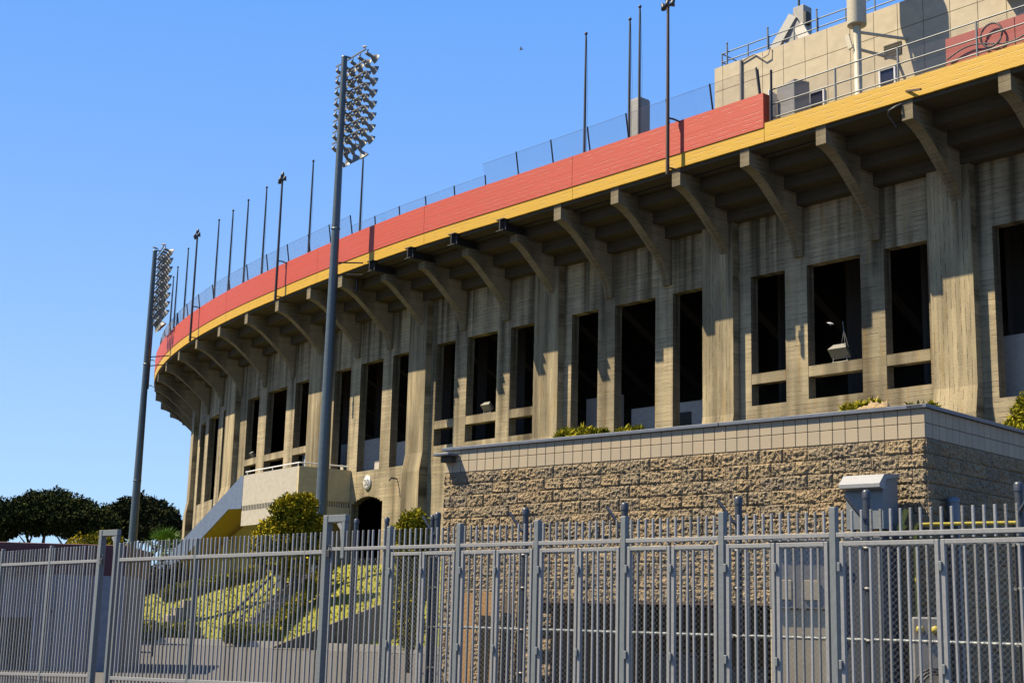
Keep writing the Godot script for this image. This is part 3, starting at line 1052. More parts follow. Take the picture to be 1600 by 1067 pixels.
func build_masts():
	var lm := floodlight_mesh()
	var ln := MB.new()
	ln.lathe(Transform3D(Basis(Vector3.RIGHT, -PI / 2), Vector3.ZERO), [Vector2(0.228, 0.525), Vector2(0.0, 0.525)], 12)
	var lens := ln.mesh()
	var specs := [[10.33, -1.25, 22.74, "tall grey floodlight mast with tiered lamps, nearer of the two", 0.262, 0.12], [17.66, -1.25, 20.1, "tall floodlight mast at the far left end of the stand", 0.262, 0.12]]
	for sidx in 2:
		var e: Array = specs[sidx]
		var o := thing("floodlight_mast", e[3], "floodlight mast", "floodlight masts outside the stand")
		var f := frame(e[0], e[1], 0)
		var base_y := 1.3
		var b := Vector3(f.origin.x, base_y, f.origin.z)
		var topp := Vector3(f.origin.x, e[2] + EYE, f.origin.z)
		var m := MB.new()
		var pts := []
		var rr := []
		for k in 9:
			pts.append(b.lerp(topp, k / 8.0))
			rr.append(lerpf(e[4], e[5], k / 8.0))
		m.tube(pts, rr, 20)
		put("pole", m, M.pole_grey, o)
		var cap := MB.new()
		cap.lathe(Transform3D(Basis(), topp), [Vector2(e[5] + 0.01, -0.03), Vector2(e[5] + 0.01, 0.02), Vector2(0, 0.05)], 20)
		put("cap", cap, M.pole_grey, o)
		for y in [b.lerp(topp, 0.36), b.lerp(topp, 0.68)]:
			var sl := MB.new()
			sl.lathe(Transform3D(Basis(), y), [Vector2(0.2, -0.02), Vector2(0.235 if y.y < 9.5 else 0.18, -0.02), Vector2(0.232 if y.y < 9.5 else 0.178, 0.02), Vector2(0.17, 0.02)], 20)
			put("slip_joint", sl, M.pole_grey, o)
		var tx := f.basis.x
		var inn := -f.basis.z
		for row in 9:
			var y: float = e[2] + EYE + 0.04 - row * 0.49
			var c := Vector3(f.origin.x, y, f.origin.z) + inn * 0.30
			var half := 1.22
			if row < 8:
				var a := MB.new()
				a.bar(c - tx * half, c + tx * half, 0.05, 0.05)
				a.bar(c, c - inn * 0.25, 0.06, 0.06)
				put("crossarm", a, M.lamp_grey, o)
			var cnt := 5 if row < 8 else 4
			for k in cnt:
				var q := lerpf(-half, half, k / float(cnt - 1)) if row < 8 else lerpf(-0.75, 0.9, k / 3.0)
				var aim := (inn + Vector3.DOWN * (0.34 + 0.03 * row) + tx * (0.10 * (k - 2.0) / 2.0)).normalized()
				if row == 8:
					aim = (inn * 0.7 + Vector3.DOWN + tx * 0.1 * (k - 1.5)).normalized()
				var bb := Basis.looking_at(aim, Vector3.UP)
				var l := put("floodlight", lm, M.lamp_grey, o)
				l.transform = Transform3D(bb.scaled(Vector3.ONE * 0.88), c + tx * q + Vector3.DOWN * 0.17 + inn * 0.05)
				put("lens", lens, M.lens, l)
		for s in [-0.55, 0.7]:
			var v := MB.new()
			v.bar(Vector3(f.origin.x, e[2] + EYE - 0.2, f.origin.z) + inn * 0.33 + tx * s, Vector3(f.origin.x, e[2] + EYE - 4.0, f.origin.z) + inn * 0.33 + tx * s, 0.025, 0.025)
			put("cable_tray", v, M.lamp_grey, o)
		for y in [13.95, 13.45]:
			var st := MB.new()
			st.tube([Vector3(f.origin.x, y + EYE, f.origin.z), W(e[0] - 0.12, -0.1, y + 0.12)], [0.03], 6)
			put("stay", st, M.steel_dark, o)
		rooted(o, b)

# ---------------------------------------------------------------- beige building on the rim
func build_roof_building():
	var o := thing("rim_building", "beige panelled building standing on the rim at upper right", "building")
	var core := MB.new()
	cblock(core, -4.6, 4.60, 4.035, 10.0, 14.455, 18.98)
	put("wall", core, M.beige_dark, o)
	var js := [4.62, 4.48, 4.16, 3.84, 3.52, 3.20, 2.88, 2.56, 2.24, 1.93, 1.61, 1.29, 0.97, 0.65, 0.33, 0.0, -0.4, -0.9, -1.5, -2.2, -3.0, -4.6]
	for i in js.size() - 1:
		for r in [[14.456, 18.145], [18.165, 19.03]]:
			var m := MB.new()
			cblock(m, js[i + 1] + 0.0035, js[i] - 0.0035, 4.0, 4.034, r[0], r[1])
			put("wall_panel", m, M.beige, o)
	for w in [[3.03, 16.62], [2.07, 16.62]]:
		var f := frame(w[0], 4.0, w[1])
		var fr := MB.new()
		for s in [-1, 1]:
			fr.box(f * Transform3D(Basis(), Vector3(s * 0.27, 0, 0.03)), Vector3(0.06, 0.8, 0.08), 0.006)
			fr.box(f * Transform3D(Basis(), Vector3(0, s * 0.37, 0.028)), Vector3(0.48, 0.06, 0.07), 0.006)
		var win := put("window", fr, M.white_frame, o)
		var p := MB.new()
		p.box(f * Transform3D(Basis(), Vector3(0, 0, 0.015)), Vector3(0.485, 0.69, 0.012))
		put("pane", p, M.glass, win)
	var f2 := frame(2.0, 4.0, 17.55)
	var lv := MB.new()
	lv.box(f2 * Transform3D(Basis(), Vector3(0, 0, 0.01)), Vector3(0.62, 0.42, 0.03))
	var vent := put("vent", lv, M.vent, o)
	for k in 5:
		var sl := MB.new()
		sl.box(f2 * Transform3D(Basis(Vector3.RIGHT, 0.6), Vector3(0, -0.16 + k * 0.08, 0.035)), Vector3(0.6, 0.055, 0.008))
		put("slat", sl, M.beige, vent)
	var hood := MB.new()
	hood.box(frame(0.5, 3.7, 18.2), Vector3(0.9, 0.45, 0.55), 0.02)
	put("hood", hood, M.vent, o)
	# conduit running down the face
	var cd := MB.new()
	cd.tube([W(4.17, 3.96, 18.98), W(4.17, 3.96, 14.6)], [0.05], 8)
	cd.tube([W(4.17, 3.96, 18.9), W(4.06, 3.95, 18.98), W(3.95, 3.96, 19.02), W(3.80, 3.9, 18.75), W(3.72, 3.9, 18.8), W(3.70, 3.95, 19.05)], [0.022], 6)
	put("conduit", cd, M.cabinet, o)
	# roof railing
	var rp := [4.6, 4.17, 3.84, 3.45, 3.1, 2.7, 2.3, 1.9, 1.4, 0.8]
	for i in rp.size():
		var m := MB.new()
		m.tube([W(rp[i], 4.35, 19.0), W(rp[i], 4.35, 19.68)], [0.026], 8)
		put("rail_post", m, M.galv_post, o)
		if i + 1 < rp.size():
			for y in [19.67, 19.36]:
				var t := MB.new()
				t.tube([W(rp[i], 4.35, y), W(rp[i + 1], 4.35, y)], [0.022], 8)
				put("rail", t, M.galv_post, o)
	for y in [19.67, 19.36]:
		var t := MB.new()
		t.tube([W(4.6, 4.35, y), W(4.62, 5.6, y)], [0.022], 8)
		put("rail", t, M.galv_post, o)
	for u in [4.5, 3.84, 3.1]:
		var t := MB.new()
		t.tube([W(u, 4.3, 19.0), W(u, 4.3, 19.95)], [0.03], 8)
		t.lathe(Transform3D(Basis(), W(u, 4.3, 19.98)), [Vector2(0, -0.05), Vector2(0.045, 0.0), Vector2(0, 0.05)], 8)
		put("stanchion", t, M.galv_post, o)
	rooted(o, W(1.5, 4.0, 14.455))

	var s := thing("vent_stack", "pale round vent stack on a slim column before the beige building", "vent stack")
	var b := W(2.09, 2.5, 14.455)
	var t := Transform3D(Basis(), b)
	var c := MB.new()
	c.lathe(t, [Vector2(0.16, 0), Vector2(0.16, 0.04), Vector2(0.118, 0.05), Vector2(0.118, 3.5)], 24)
	put("column", c, M.duct, s)
	var cy := MB.new()
	cy.lathe(t, [Vector2(0.12, 3.50), Vector2(0.285, 3.50), Vector2(0.29, 3.53), Vector2(0.285, 5.85)], 28)
	put("cylinder", cy, M.duct, s)
	var dr := MB.new()
	dr.lathe(t, [Vector2(0.285, 5.85), Vector2(0.60, 5.88), Vector2(0.62, 5.95), Vector2(0.62, 7.1), Vector2(0.55, 7.25), Vector2(0.0, 7.32)], 32)
	put("drum", dr, M.duct, s)
	var ar := MB.new()
	ar.bar(b + Vector3.UP * 3.3, W(1.82, 3.98, 17.75), 0.07, 0.07)
	ar.bar(b + Vector3.UP * 2.75, W(1.95, 3.98, 17.2), 0.07, 0.07)
	put("wall_arm", ar, M.duct, s)
	var lf := MB.new()
	lf.box(Transform3D(frame(2.2, 0, 0).basis * Basis(Vector3.FORWARD, -0.25), W(2.16, 2.35, 17.45)), Vector3(0.16, 0.5, 0.06), 0.01)
	put("small_fin", lf, M.duct, s)
	var lb := MB.new()
	lb.lathe(t, [Vector2(0.1185, 0.75), Vector2(0.1195, 0.75), Vector2(0.1195, 1.0), Vector2(0.1185, 1.0)], 24)
	put("band_label", lb, M.white_frame, s)
	rooted(s, b)

	var k := thing("roof_cabinet", "grey equipment cabinet with its door ajar on the rim walkway", "cabinet")
	var kb := W(3.2, 3.35, 14.455)
	var kt := Transform3D(frame(3.2, 0, 0).basis * Basis(Vector3.UP, deg_to_rad(-18)), kb + Vector3.UP * 1.0)
	var body := MB.new()
	body.box(kt * Transform3D(Basis(), Vector3(0, 0.35, 0)), Vector3(0.95, 2.7, 0.6), 0.012)
	put("body", body, M.cabinet, k)
	var door := MB.new()
	door.box(kt * Transform3D(Basis(Vector3.UP, deg_to_rad(-62)), Vector3(-0.58, 0.35, 0.40)), Vector3(0.55, 2.5, 0.04), 0.008)
	put("door", door, M.white_frame, k)
	rooted(k, kb)

	var pb := thing("rim_block", "grey concrete block pillar standing behind the red parapet", "pillar")
	var pf := frame(5.76, 3.5, 14.455)
	var pm := MB.new()
	pm.box(pf * Transform3D(Basis(), Vector3(0, 2.05, 0)), Vector3(0.55, 4.1, 0.55), 0.02)
	put("shaft", pm, M.roof_grey, pb)
	var pc := MB.new()
	pc.box(pf * Transform3D(Basis(), Vector3(0, 4.12, 0)), Vector3(0.5, 0.06, 0.5), 0.01)
	put("cap", pc, M.roof_grey, pb)
	rooted(pb, pf.origin)

	var a := thing("mast_base", "grey braced steel mast base rising behind the beige building", "mast base")
	var af := frame(4.62, 9.0, 14.46)
	var am := MB.new()
	am.box(af * Transform3D(Basis(), Vector3(0.05, 4.2, 0)), Vector3(0.5, 8.5, 0.5), 0.02)
	put("column", am, M.roof_grey, a)
	for lg in [[Vector3(-0.15, 8.1, 0.28), Vector3(-2.0, 5.6, 0.5)], [Vector3(0.1, 7.6, 0.28), Vector3(1.2, 5.7, 0.6)]]:
		var l := MB.new()
		l.bar(af * lg[0], af * lg[1], 0.42, 0.14, af.basis.x)
		put("leg", l, M.roof_grey, a)
	var w2 := MB.new()
	w2.poly_prism([Vector2(-0.65, 7.3), Vector2(-0.2, 8.2), Vector2(0.5, 7.2), Vector2(0.3, 6.7), Vector2(-0.2, 6.7)], af * Transform3D(Basis(), Vector3(0, 0, 0.26)), 0.05)
	put("gusset", w2, M.roof_grey, a)
	var tp := MB.new()
	tp.tube([af * Vector3(-0.1, 8.4, 0), af * Vector3(-0.1, 11.5, 0)], [0.045], 8)
	put("pole", tp, M.pole_thin, a)
	var bx := MB.new()
	bx.box(af * Transform3D(Basis(), Vector3(0.34, 7.9, 0.1)), Vector3(0.12, 0.5, 0.3), 0.01)
	put("junction_box", bx, M.vent, a)
	rooted(a, af.origin)

	var rb := thing("red_screen", "red panels behind the railing mesh at the right edge of the rim", "screen")
	var ru := [0.83, 0.10, -0.62, -1.35]
	for i in 3:
		var m := MB.new()
		cblock(m, ru[i + 1] + 0.004, ru[i] - 0.004, 1.5, 1.54, 15.1, 16.1)
		put("panel", m, M.red_board, rb)
	for u in ru:
		var m := MB.new()
		m.bar(W(u, 1.57, 14.456), W(u, 1.57, 16.1), 0.05, 0.05)
		put("post", m, M.steel_dark, rb)
	rooted(rb, W(0, 1.5, 14.456))
	var hs := thing("coiled_hose", "dark hose loop hanging over the red panels by the railing", "hose")
	var hp := []
	for q in 30:
		var tt := q / 29.0
		hp.append(W(0.80 - tt * 1.1, 1.42, 15.45 + 0.18 * tt + 0.16 * sin(tt * 7.5)))
	var hm := MB.new()
	hm.tube(hp, [0.022], 6)
	var hr := []
	for q in 26:
		var an := TAU * q / 24.0
		hr.append(W(0.32 - 0.11 * cos(an), 1.40, 15.75 + 0.33 * sin(an)))
	hm.tube(hr, [0.028], 6)
	put("tubing", hm, M.steel_dark, hs)
	rooted(hs, W(0.3, 1.42, 15.2))

# ---------------------------------------------------------------- block building
const B := 0.2032
const YAW := 0.7556
var C0 := Vector3(5.648, 0, -18.771)
var CD := Vector3(-cos(YAW), 0, -sin(YAW))     # along the front, away from the corner
var CE := Vector3(sin(YAW), 0, -cos(YAW))      # into the building

func split_mesh(w: float, seed_: int) -> ArrayMesh:
	var m := MB.new()
	var g := RandomNumberGenerator.new()
	g.seed = seed_
	var n := FastNoiseLite.new()
	n.seed = seed_
	n.frequency = 12.0
	n.fractal_octaves = 4
	var nx := int(round(w / 0.0254))
	var ny := 8
	var h := B - 0.011
	var ww := w - 0.010
	var tiltx := g.randf_range(-0.016, 0.016)
	var tilty := g.randf_range(-0.014, 0.012)
	var pt := []
	for j in ny + 1:
		var row := []
		for i in nx + 1:
			var x := ww * i / nx
			var y := h * j / ny
			var edge := i == 0 or j == 0 or i == nx or j == ny
			var z := 0.004
			if not edge:
				z = 0.018 + n.get_noise_2d(x + seed_ * 3.1, y) * 0.036 + tiltx * (x / ww - 0.5) * 2.0 + tilty * (y / h - 0.5) * 2.0
				z = maxf(z, 0.002)
				x += g.randf_range(-0.007, 0.007)
				y += g.randf_range(-0.007, 0.007)
			else:
				z = 0.003 + g.randf() * 0.010
			row.append(Vector3(x, y, z))
		pt.append(row)
	for j in ny:
		for i in nx:
			if (i + j) % 2 == 0:
				m.tri(pt[j][i], pt[j][i + 1], pt[j + 1][i + 1], Vector3.BACK)
				m.tri(pt[j][i], pt[j + 1][i + 1], pt[j + 1][i], Vector3.BACK)
			else:
				m.tri(pt[j][i], pt[j][i + 1], pt[j + 1][i], Vector3.BACK)
				m.tri(pt[j][i + 1], pt[j + 1][i + 1], pt[j + 1][i], Vector3.BACK)
	var dz := Vector3(0, 0, -0.03)
	for i in nx:
		m.quad(pt[0][i], pt[0][i + 1], pt[0][i + 1] + dz, pt[0][i] + dz, Vector3.DOWN)
		m.quad(pt[ny][i], pt[ny][i + 1], pt[ny][i + 1] + dz, pt[ny][i] + dz, Vector3.UP)
	for j in ny:
		m.quad(pt[j][0], pt[j + 1][0], pt[j + 1][0] + dz, pt[j][0] + dz, Vector3.LEFT)
		m.quad(pt[j][nx], pt[j + 1][nx], pt[j + 1][nx] + dz, pt[j][nx] + dz, Vector3.RIGHT)
	return m.mesh()

func build_block_building():
	var o := thing("block_building", "tan building of rough split-face blocks with two smooth courses on top", "building", "", C0)
	var ff := Transform3D(Basis(-CD, Vector3.UP, -CE), Vector3.ZERO)     # front face axes, origin at the corner
	var rf := Transform3D(Basis(CE, Vector3.UP, -CD), Vector3.ZERO)      # shaded face
	var j1 := 2.781 + EYE
	var top := j1 + B
	var nfront := 46
	# mortar core: above the opening, and the two piers
	var lo := 0.343 + EYE
	var core := MB.new()
	var lf := nfront * B
	core.box(Transform3D(ff.basis, CD * lf * 0.5 + CE * 3.0 + Vector3.UP * (lo + top) * 0.5), Vector3(lf - 0.02, top - lo, 5.98))
	core.box(Transform3D(ff.basis, CD * 0.5 + CE * 3.0 + Vector3.UP * lo * 0.5), Vector3(0.98, lo - 0.01, 5.98))
	core.box(Transform3D(ff.basis, CD * (lf + 7.0) * 0.5 + CE * 3.0 + Vector3.UP * lo * 0.5), Vector3(lf - 7.02, lo - 0.01, 5.98))
	core.box(Transform3D(ff.basis, CD * 4.0 + CE * 5.5 + Vector3.UP * lo * 0.5), Vector3(6.1, lo - 0.01, 0.9))
	put("wall_core", core, M.mortar, o)
	var ln := MB.new()
	ln.box(Transform3D(ff.basis, CD * 4.0 + Vector3.UP * (lo - 0.02) + CE * 0.08), Vector3(6.0, 0.035, 0.2))
	put("lintel_angle", ln, M.pole_rust, o)
	# smooth scored blocks
	var sm := MB.new()
	sm.box(Transform3D(Basis(), Vector3(B * 0.5, B * 0.5, -0.01)), Vector3(B - 0.009, B - 0.009, 0.03), 0.004)
	var smooth := sm.mesh()
	rng.seed = 5
	for row in 2:
		for k in nfront:
			var b := put("smooth_block", smooth, M.smooth_block[rng.randi() % 4], o)
			b.transform = Transform3D(ff.basis, CD * (k + 1) * B + Vector3.UP * (j1 - B * row))
		for k in 30:
			var b := put("smooth_block", smooth, M.smooth_block[rng.randi() % 4], o)
			b.transform = Transform3D(rf.basis, CE * k * B + Vector3.UP * (j1 - B * row))
	# split-face courses
	var full := []
	var half := []
	for k in 10:
		full.append(split_mesh(B * 2, 100 + k))
	for k in 4:
		half.append(split_mesh(B, 200 + k))
	var rest := []
	for k in 5:
		rest.append(SurfaceTool.new())
		rest[k].begin(Mesh.PRIMITIVE_TRIANGLES)
	var rows := 22
	for row in rows:
		var y := j1 - B * (2 + row)
		if y < -0.2:
			break
		# front: list of (start, width) counted in B from the corner
		var cells := []
		var x := 0
		if row % 2 == 0:
			cells.append([0, 1])
			x = 1
		while x < nfront:
			var w := mini(2, nfront - x)
			cells.append([x, w])
			x += w
		for c in cells:
			var below := y < lo - 0.01
			if below and c[0] * B > 0.85 and (c[0] + c[1]) * B < 7.1:
				continue
			var ms: Mesh = full[rng.randi() % 10] if c[1] == 2 else half[rng.randi() % 4]
			var t := Transform3D(ff.basis, CD * (c[0] + c[1]) * B + Vector3.UP * y)
			var mi := rng.randi() % 5
			if not below:
				put("split_block", ms, M.split[mi], o).transform = t
			else:
				rest[mi].append_from(ms, 0, t)
		x = 0
		cells = []
		if row % 2 == 1:
			cells.append([0, 1])
			x = 1
		while x < 30:
			cells.append([x, 2])
			x += 2
		for c in cells:
			var ms: Mesh = full[rng.randi() % 10] if c[1] == 2 else half[rng.randi() % 4]
			var t := Transform3D(rf.basis, CE * c[0] * B + Vector3.UP * y)
			var mi := rng.randi() % 5
			if row < 5 and c[0] < 14:
				put("split_block", ms, M.split[mi], o).transform = t
			else:
				rest[mi].append_from(ms, 0, t)
	for k in 5:
		stuff(put("block_courses", rest[k].commit(), M.split[k], o))
	# metal coping
	for s in [[0.0, 3.35], [3.36, 9.40]]:
		var cp := MB.new()
		cp.box(Transform3D(ff.basis, CD * (s[0] + s[1]) * 0.5 + CE * 0.10 + Vector3.UP * (top + 0.025)), Vector3(s[1] - s[0], 0.055, 0.30), 0.006)
		put("coping", cp, M.coping, o)
	var cp2 := MB.new()
	cp2.box(Transform3D(rf.basis, CE * 3.1 + CD * 0.10 + Vector3.UP * (top + 0.0255)), Vector3(6.3, 0.053, 0.30), 0.006)
	put("coping", cp2, M.coping, o)
	var so := MB.new()
	so.box(Transform3D(ff.basis, CD * 4.7 + CE * 3.2 + Vector3.UP * (top - 0.05)), Vector3(9.1, 0.06, 5.7))
	put("planting_bed", so, M.earth, o)
	# wall light
	var w := thing("wall_light", "small flat grey wall light near the left end of the block wall", "wall light")
	var wt := Transform3D(ff.basis, C0 + CD * 9.18 + Vector3.UP * (2.86 + EYE) - CE * 0.02)
	var wm := MB.new()
	wm.box(wt * Transform3D(Basis(), Vector3(0, 0.03, 0.13)), Vector3(0.40, 0.05, 0.27), 0.01)
	put("housing", wm, M.coping, w)
	var wl := MB.new()
	wl.box(wt * Transform3D(Basis(), Vector3(0, -0.05, 0.07)), Vector3(0.26, 0.10, 0.14), 0.01)
	put("diffuser", wl, M.vent, w)
	rooted(w, wt.origin)
	# things on the wall top
	var lm := clump_mesh(0.07, 9, 0.022, 0.07, 4)
	var sp := [[6.78, 0.55, 0.25, "low yellow green shrub over the block wall coping, left and widest", 0.27], [6.42, 0.5, 0.22, "", 0.22], [5.62, 0.55, 0.13, "small shrub over the coping just right of the widest one", 0.20], [1.30, 0.55, 0.2, "small yellow shrub over the coping behind the crumpled cloth", 0.25], [0.45, 0.6, 0.10, "tiny sprig over the coping right of the crumpled cloth", 0.13]]
	var prev: Node3D = null
	for e in sp:
		if e[3] != "":
			prev = thing("wall_top_shrub", e[3], "shrub", "shrubs above the block wall", C0 + CD * e[0] + CE * e[1] + Vector3.UP * (top - 0.02))
		var off: Vector3 = C0 + CD * e[0] + CE * e[1] + Vector3.UP * (top - 0.02) - prev.position
		bush_leaves(prev, [[off + Vector3(0, e[4] * 0.45, 0), Vector3(e[2], e[4] * 0.5, e[2])], [off + Vector3(0.2, e[4] * 0.4, 0.12), Vector3(e[2] * 0.6, e[4] * 0.6, e[2] * 0.6)]], int(700 * e[2] / 0.4), lm, M.leaf_gold, Color(0.10, 0.115, 0.012), Color(0.34, 0.29, 0.02), 11 + int(e[0] * 10), 0.3)
		var st := MB.new()
		for q in 4:
			st.tube([off, off + Vector3(0.12 * cos(q * 1.7), e[4] * 0.7, 0.12 * sin(q * 1.7))], [0.012, 0.006], 5, false)
		put("stem", st, M.bark, prev)
	var rs := thing("wall_top_shrub", "yellow shrub behind the shaded block wall at the right edge", "shrub", "shrubs above the block wall", C0 + CE * 4.5 + CD * 0.45 + Vector3.UP * (top - 0.02))
	bush_leaves(rs, [[Vector3(0, 0.3, 0), Vector3(0.32, 0.38, 0.35)], [Vector3(0.2, 0.6, -0.2), Vector3(0.3, 0.32, 0.3)], [Vector3(-0.35, 0.12, 0.35), Vector3(0.28, 0.16, 0.28)]], 900, lm, M.leaf_gold, Color(0.10, 0.115, 0.012), Color(0.34, 0.29, 0.02), 61, 0.3)
	var sx := MB.new()
	sx.tube([Vector3.ZERO, Vector3(0.1, 0.5, -0.1), Vector3(0.3, 0.9, -0.3)], [0.03, 0.01], 6, false)
	put("stem", sx, M.bark, rs)
	# crumpled cloth lying on the coping
	var cl := thing("crumpled_cloth", "crumpled tan cloth lying on the coping near the corner", "cloth", "", C0 + CD * 0.78 + CE * 0.08 + Vector3.UP * (top + 0.053))
	var cm := MB.new()
	cm.st.set_smooth_group(1)
	var nn := FastNoiseLite.new()
	nn.seed = 8
	nn.frequency = 4.0
	var gp := func(a: float, c: float) -> Vector3:
		var x := (a - 0.5) * 0.44
		var z := (c - 0.5) * 0.26
		var env := pow(maxf(0.0, 1.0 - pow(absf(a - 0.5) * 2.0, 3.0)) * maxf(0.0, 1.0 - pow(absf(c - 0.5) * 2.0, 2.0)), 0.6)
		var hgt := env * (0.055 + 0.09 * nn.get_noise_2d(x * 2.0, z * 2.0) + 0.06 * nn.get_noise_2d(x * 5.0 + 9.0, z * 5.0) + 0.03 * a)
		return ff.basis * Vector3(x + 0.04 * nn.get_noise_2d(z * 4.0, x), maxf(hgt, 0.0), z)
	for i in 22:
		for j in 12:
			cm.quad(gp.call(i / 22.0, j / 12.0), gp.call((i + 1) / 22.0, j / 12.0), gp.call((i + 1) / 22.0, (j + 1) / 12.0), gp.call(i / 22.0, (j + 1) / 12.0), Vector3.UP)
	put("sheet", cm, M.cloth, cl)
	return top

func yawed(y: float) -> Basis:
	return Basis(Vector3.UP, y)

func build_yard():
	# equipment cabinet and the metered box on it
	var bs := Basis(-CD, Vector3.UP, -CE)
	var cb := Basis(Vector3.UP, deg_to_rad(-14))
	var o := thing("equipment_cabinet", "tall pale grey equipment cabinet with a tan lower half behind the mesh fence", "cabinet", "", Vector3(4.02, 0, -19.3))
	var m := MB.new()
	m.box(Transform3D(cb, Vector3(0, 2.3, 0)), Vector3(0.78, 0.9, 0.7), 0.012)
	put("upper_body", m, M.cabinet, o)
	var m2 := MB.new()
	m2.box(Transform3D(cb, Vector3(0, 0.95, -0.02)), Vector3(0.76, 1.8, 0.66), 0.012)
	put("lower_body", m2, M.beige, o)
	for x in [-0.2, 0.16]:
		var d := MB.new()
		d.box(Transform3D(cb, cb * Vector3(x, 2.1, 0.355) ), Vector3(0.2, 0.26, 0.02), 0.004)
		put("hatch", d, M.beige, o)
	var lp := MB.new()
	lp.box(Transform3D(cb, cb * Vector3(0, 2.76, 0.0)), Vector3(0.84, 0.03, 0.8), 0.004)
	put("lid", lp, M.cabinet, o)
	var b := thing("meter_box", "grey metal meter box with a sloped hood standing on short legs", "meter box", "", Vector3(4.92, 2.776, -18.86))
	var mb := Basis(Vector3.UP, deg_to_rad(-42))
	var bd := MB.new()
	bd.poly_prism([Vector2(-0.22, 0.14), Vector2(0.22, 0.14), Vector2(0.22, 0.62), Vector2(0.18, 0.78), Vector2(-0.22, 0.86)], Transform3D(mb * Basis(Vector3.UP, -PI / 2), mb * Vector3(0.27, 0, 0)), 0.54)
	put("body", bd, M.galv_post, b)
	var hd := MB.new()
	hd.poly_prism([Vector2(0.225, 0.66), Vector2(0.36, 0.68), Vector2(0.36, 0.73), Vector2(0.22, 0.86), Vector2(-0.23, 0.90), Vector2(-0.23, 0.865), Vector2(0.18, 0.79)], Transform3D(mb * Basis(Vector3.UP, -PI / 2), mb * Vector3(0.30, 0, 0)), 0.60)
	put("hood", hd, M.galv, b)
	var lab := MB.new()
	lab.box(Transform3D(mb, mb * Vector3(0.02, 0.6, 0.2215)), Vector3(0.16, 0.09, 0.002))
	put("plate", lab, M.lamp_grey, b)
	var ped := MB.new()
	ped.box(Transform3D(mb, Vector3(0, -1.36, -0.05)), Vector3(0.56, 2.8, 0.5), 0.01)
	put("pedestal", ped, M.pipe, b)
	for x in [-0.2, 0.2]:
		for z in [-0.16, 0.16]:
			var l := MB.new()
			l.bar(mb * Vector3(x, 0.0, z), mb * Vector3(x, 0.14, z), 0.05, 0.05)
			put("leg", l, M.steel_dark, b)
	var yb := thing("yellow_bracket", "yellow painted steel bracket beside the meter box", "bracket", "", Vector3(5.28, 2.776, -18.72))
	var ym := MB.new()
	ym.bar(Vector3(-0.1, 0, 0), Vector3(0.06, 0.42, 0), 0.07, 0.03, Vector3.RIGHT)
	ym.bar(Vector3(-0.16, 0.0, 0), Vector3(0.04, 0.2, 0.02), 0.05, 0.03, Vector3.RIGHT)
	put("plate", ym, M.yellow_pipe, yb)
	var fz := MB.new()
	fz.bar(Vector3(-0.2, 0.24, 0.03), Vector3(-0.06, 0.0, 0.03), 0.11, 0.03, Vector3.RIGHT)
	put("shade_plate", fz, M.steel_dark, yb)
	var yp := thing("yellow_pipe", "thin yellow horizontal pipe along the shaded block wall", "pipe")
	var pm := MB.new()
	pm.tube([Vector3(5.42, 2.98, -18.55), Vector3(6.9, 3.02, -18.1)], [0.025], 8)
	put("run", pm, M.yellow_pipe, yp)
	var pv := MB.new()
	pv.tube([Vector3(5.42, 2.98, -18.55), Vector3(5.40, 2.9, -18.56), Vector3(5.40, 0.0, -18.56)], [0.025], 8)
	put("drop", pv, M.yellow_pipe, yp)
	for x in [5.9, 6.6]:
		var s := MB.new()
		s.bar(Vector3(x, 0.0, -18.42 + (x - 5.9) * 0.3), Vector3(x, 2.98, -18.42 + (x - 5.9) * 0.3), 0.04, 0.04)
		put("stand", s, M.steel_dark, yp)
	rooted(yp, Vector3(5.42, 0, -18.55))
	var bp := thing("standpipe", "blue grey round standpipe at the corner of the block building", "pipe", "", C0 + CE * 0.45 - CD * 0.14)
	var bm := MB.new()
	bm.tube([Vector3.ZERO, Vector3(0, 3.35, 0)], [0.085], 16)
	put("shaft", bm, M.coping, bp)
	var bc := MB.new()
	bc.lathe(Transform3D(Basis(), Vector3(0, 3.36, 0)), [Vector2(0.095, -0.03), Vector2(0.095, 0.02), Vector2(0, 0.05)], 16)
	put("cap", bc, M.coping, bp)
	# machine with a hose reel in front of the shaded face
	var mc := thing("utility_machine", "pale control panel machine with a red button and yellow caps behind the mesh", "machine", "", Vector3(5.35, 0, -17.9))
	var mm := MB.new()
	mm.box(Transform3D(cb, Vector3(0, 1.3, 0)), Vector3(0.42, 0.95, 0.35), 0.02)
	put("body", mm, M.cabinet, mc)
	var mf := MB.new()
	mf.box(Transform3D(cb, Vector3(0, 0.42, 0)), Vector3(0.36, 0.82, 0.3), 0.02)
	put("stand", mf, M.steel_dark, mc)
	for x in [-0.12, 0.06]:
		var y := MB.new()
		y.lathe(Transform3D(cb * Basis(Vector3.RIGHT, PI / 2), cb * Vector3(x, 1.62, 0.17)), [Vector2(0.05, 0), Vector2(0.05, 0.05), Vector2(0, 0.06)], 12)
		put("cap", y, M.yellow_pipe, mc)
	var rb := MB.new()
	rb.lathe(Transform3D(cb * Basis(Vector3.RIGHT, PI / 2), cb * Vector3(0.15, 1.68, 0.17)), [Vector2(0.03, 0), Vector2(0.03, 0.03), Vector2(0, 0.045)], 12)
	put("button", rb, M.red_paint, mc)
	var hr := thing("hose_reel", "black hose coil hanging low before the pale machine", "hose", "", Vector3(5.32, 0.55, -17.66))
	var hm := MB.new()
	for k in 3:
		var pts := []
		for q in 25:
			var an := TAU * q / 24.0
			pts.append(Vector3(cos(an) * (0.26 - k * 0.03), 0.3 + sin(an) * (0.30 - k * 0.03), k * 0.03))
		hm.tube(pts, [0.018], 6)
	put("coil", hm, M.black, hr)
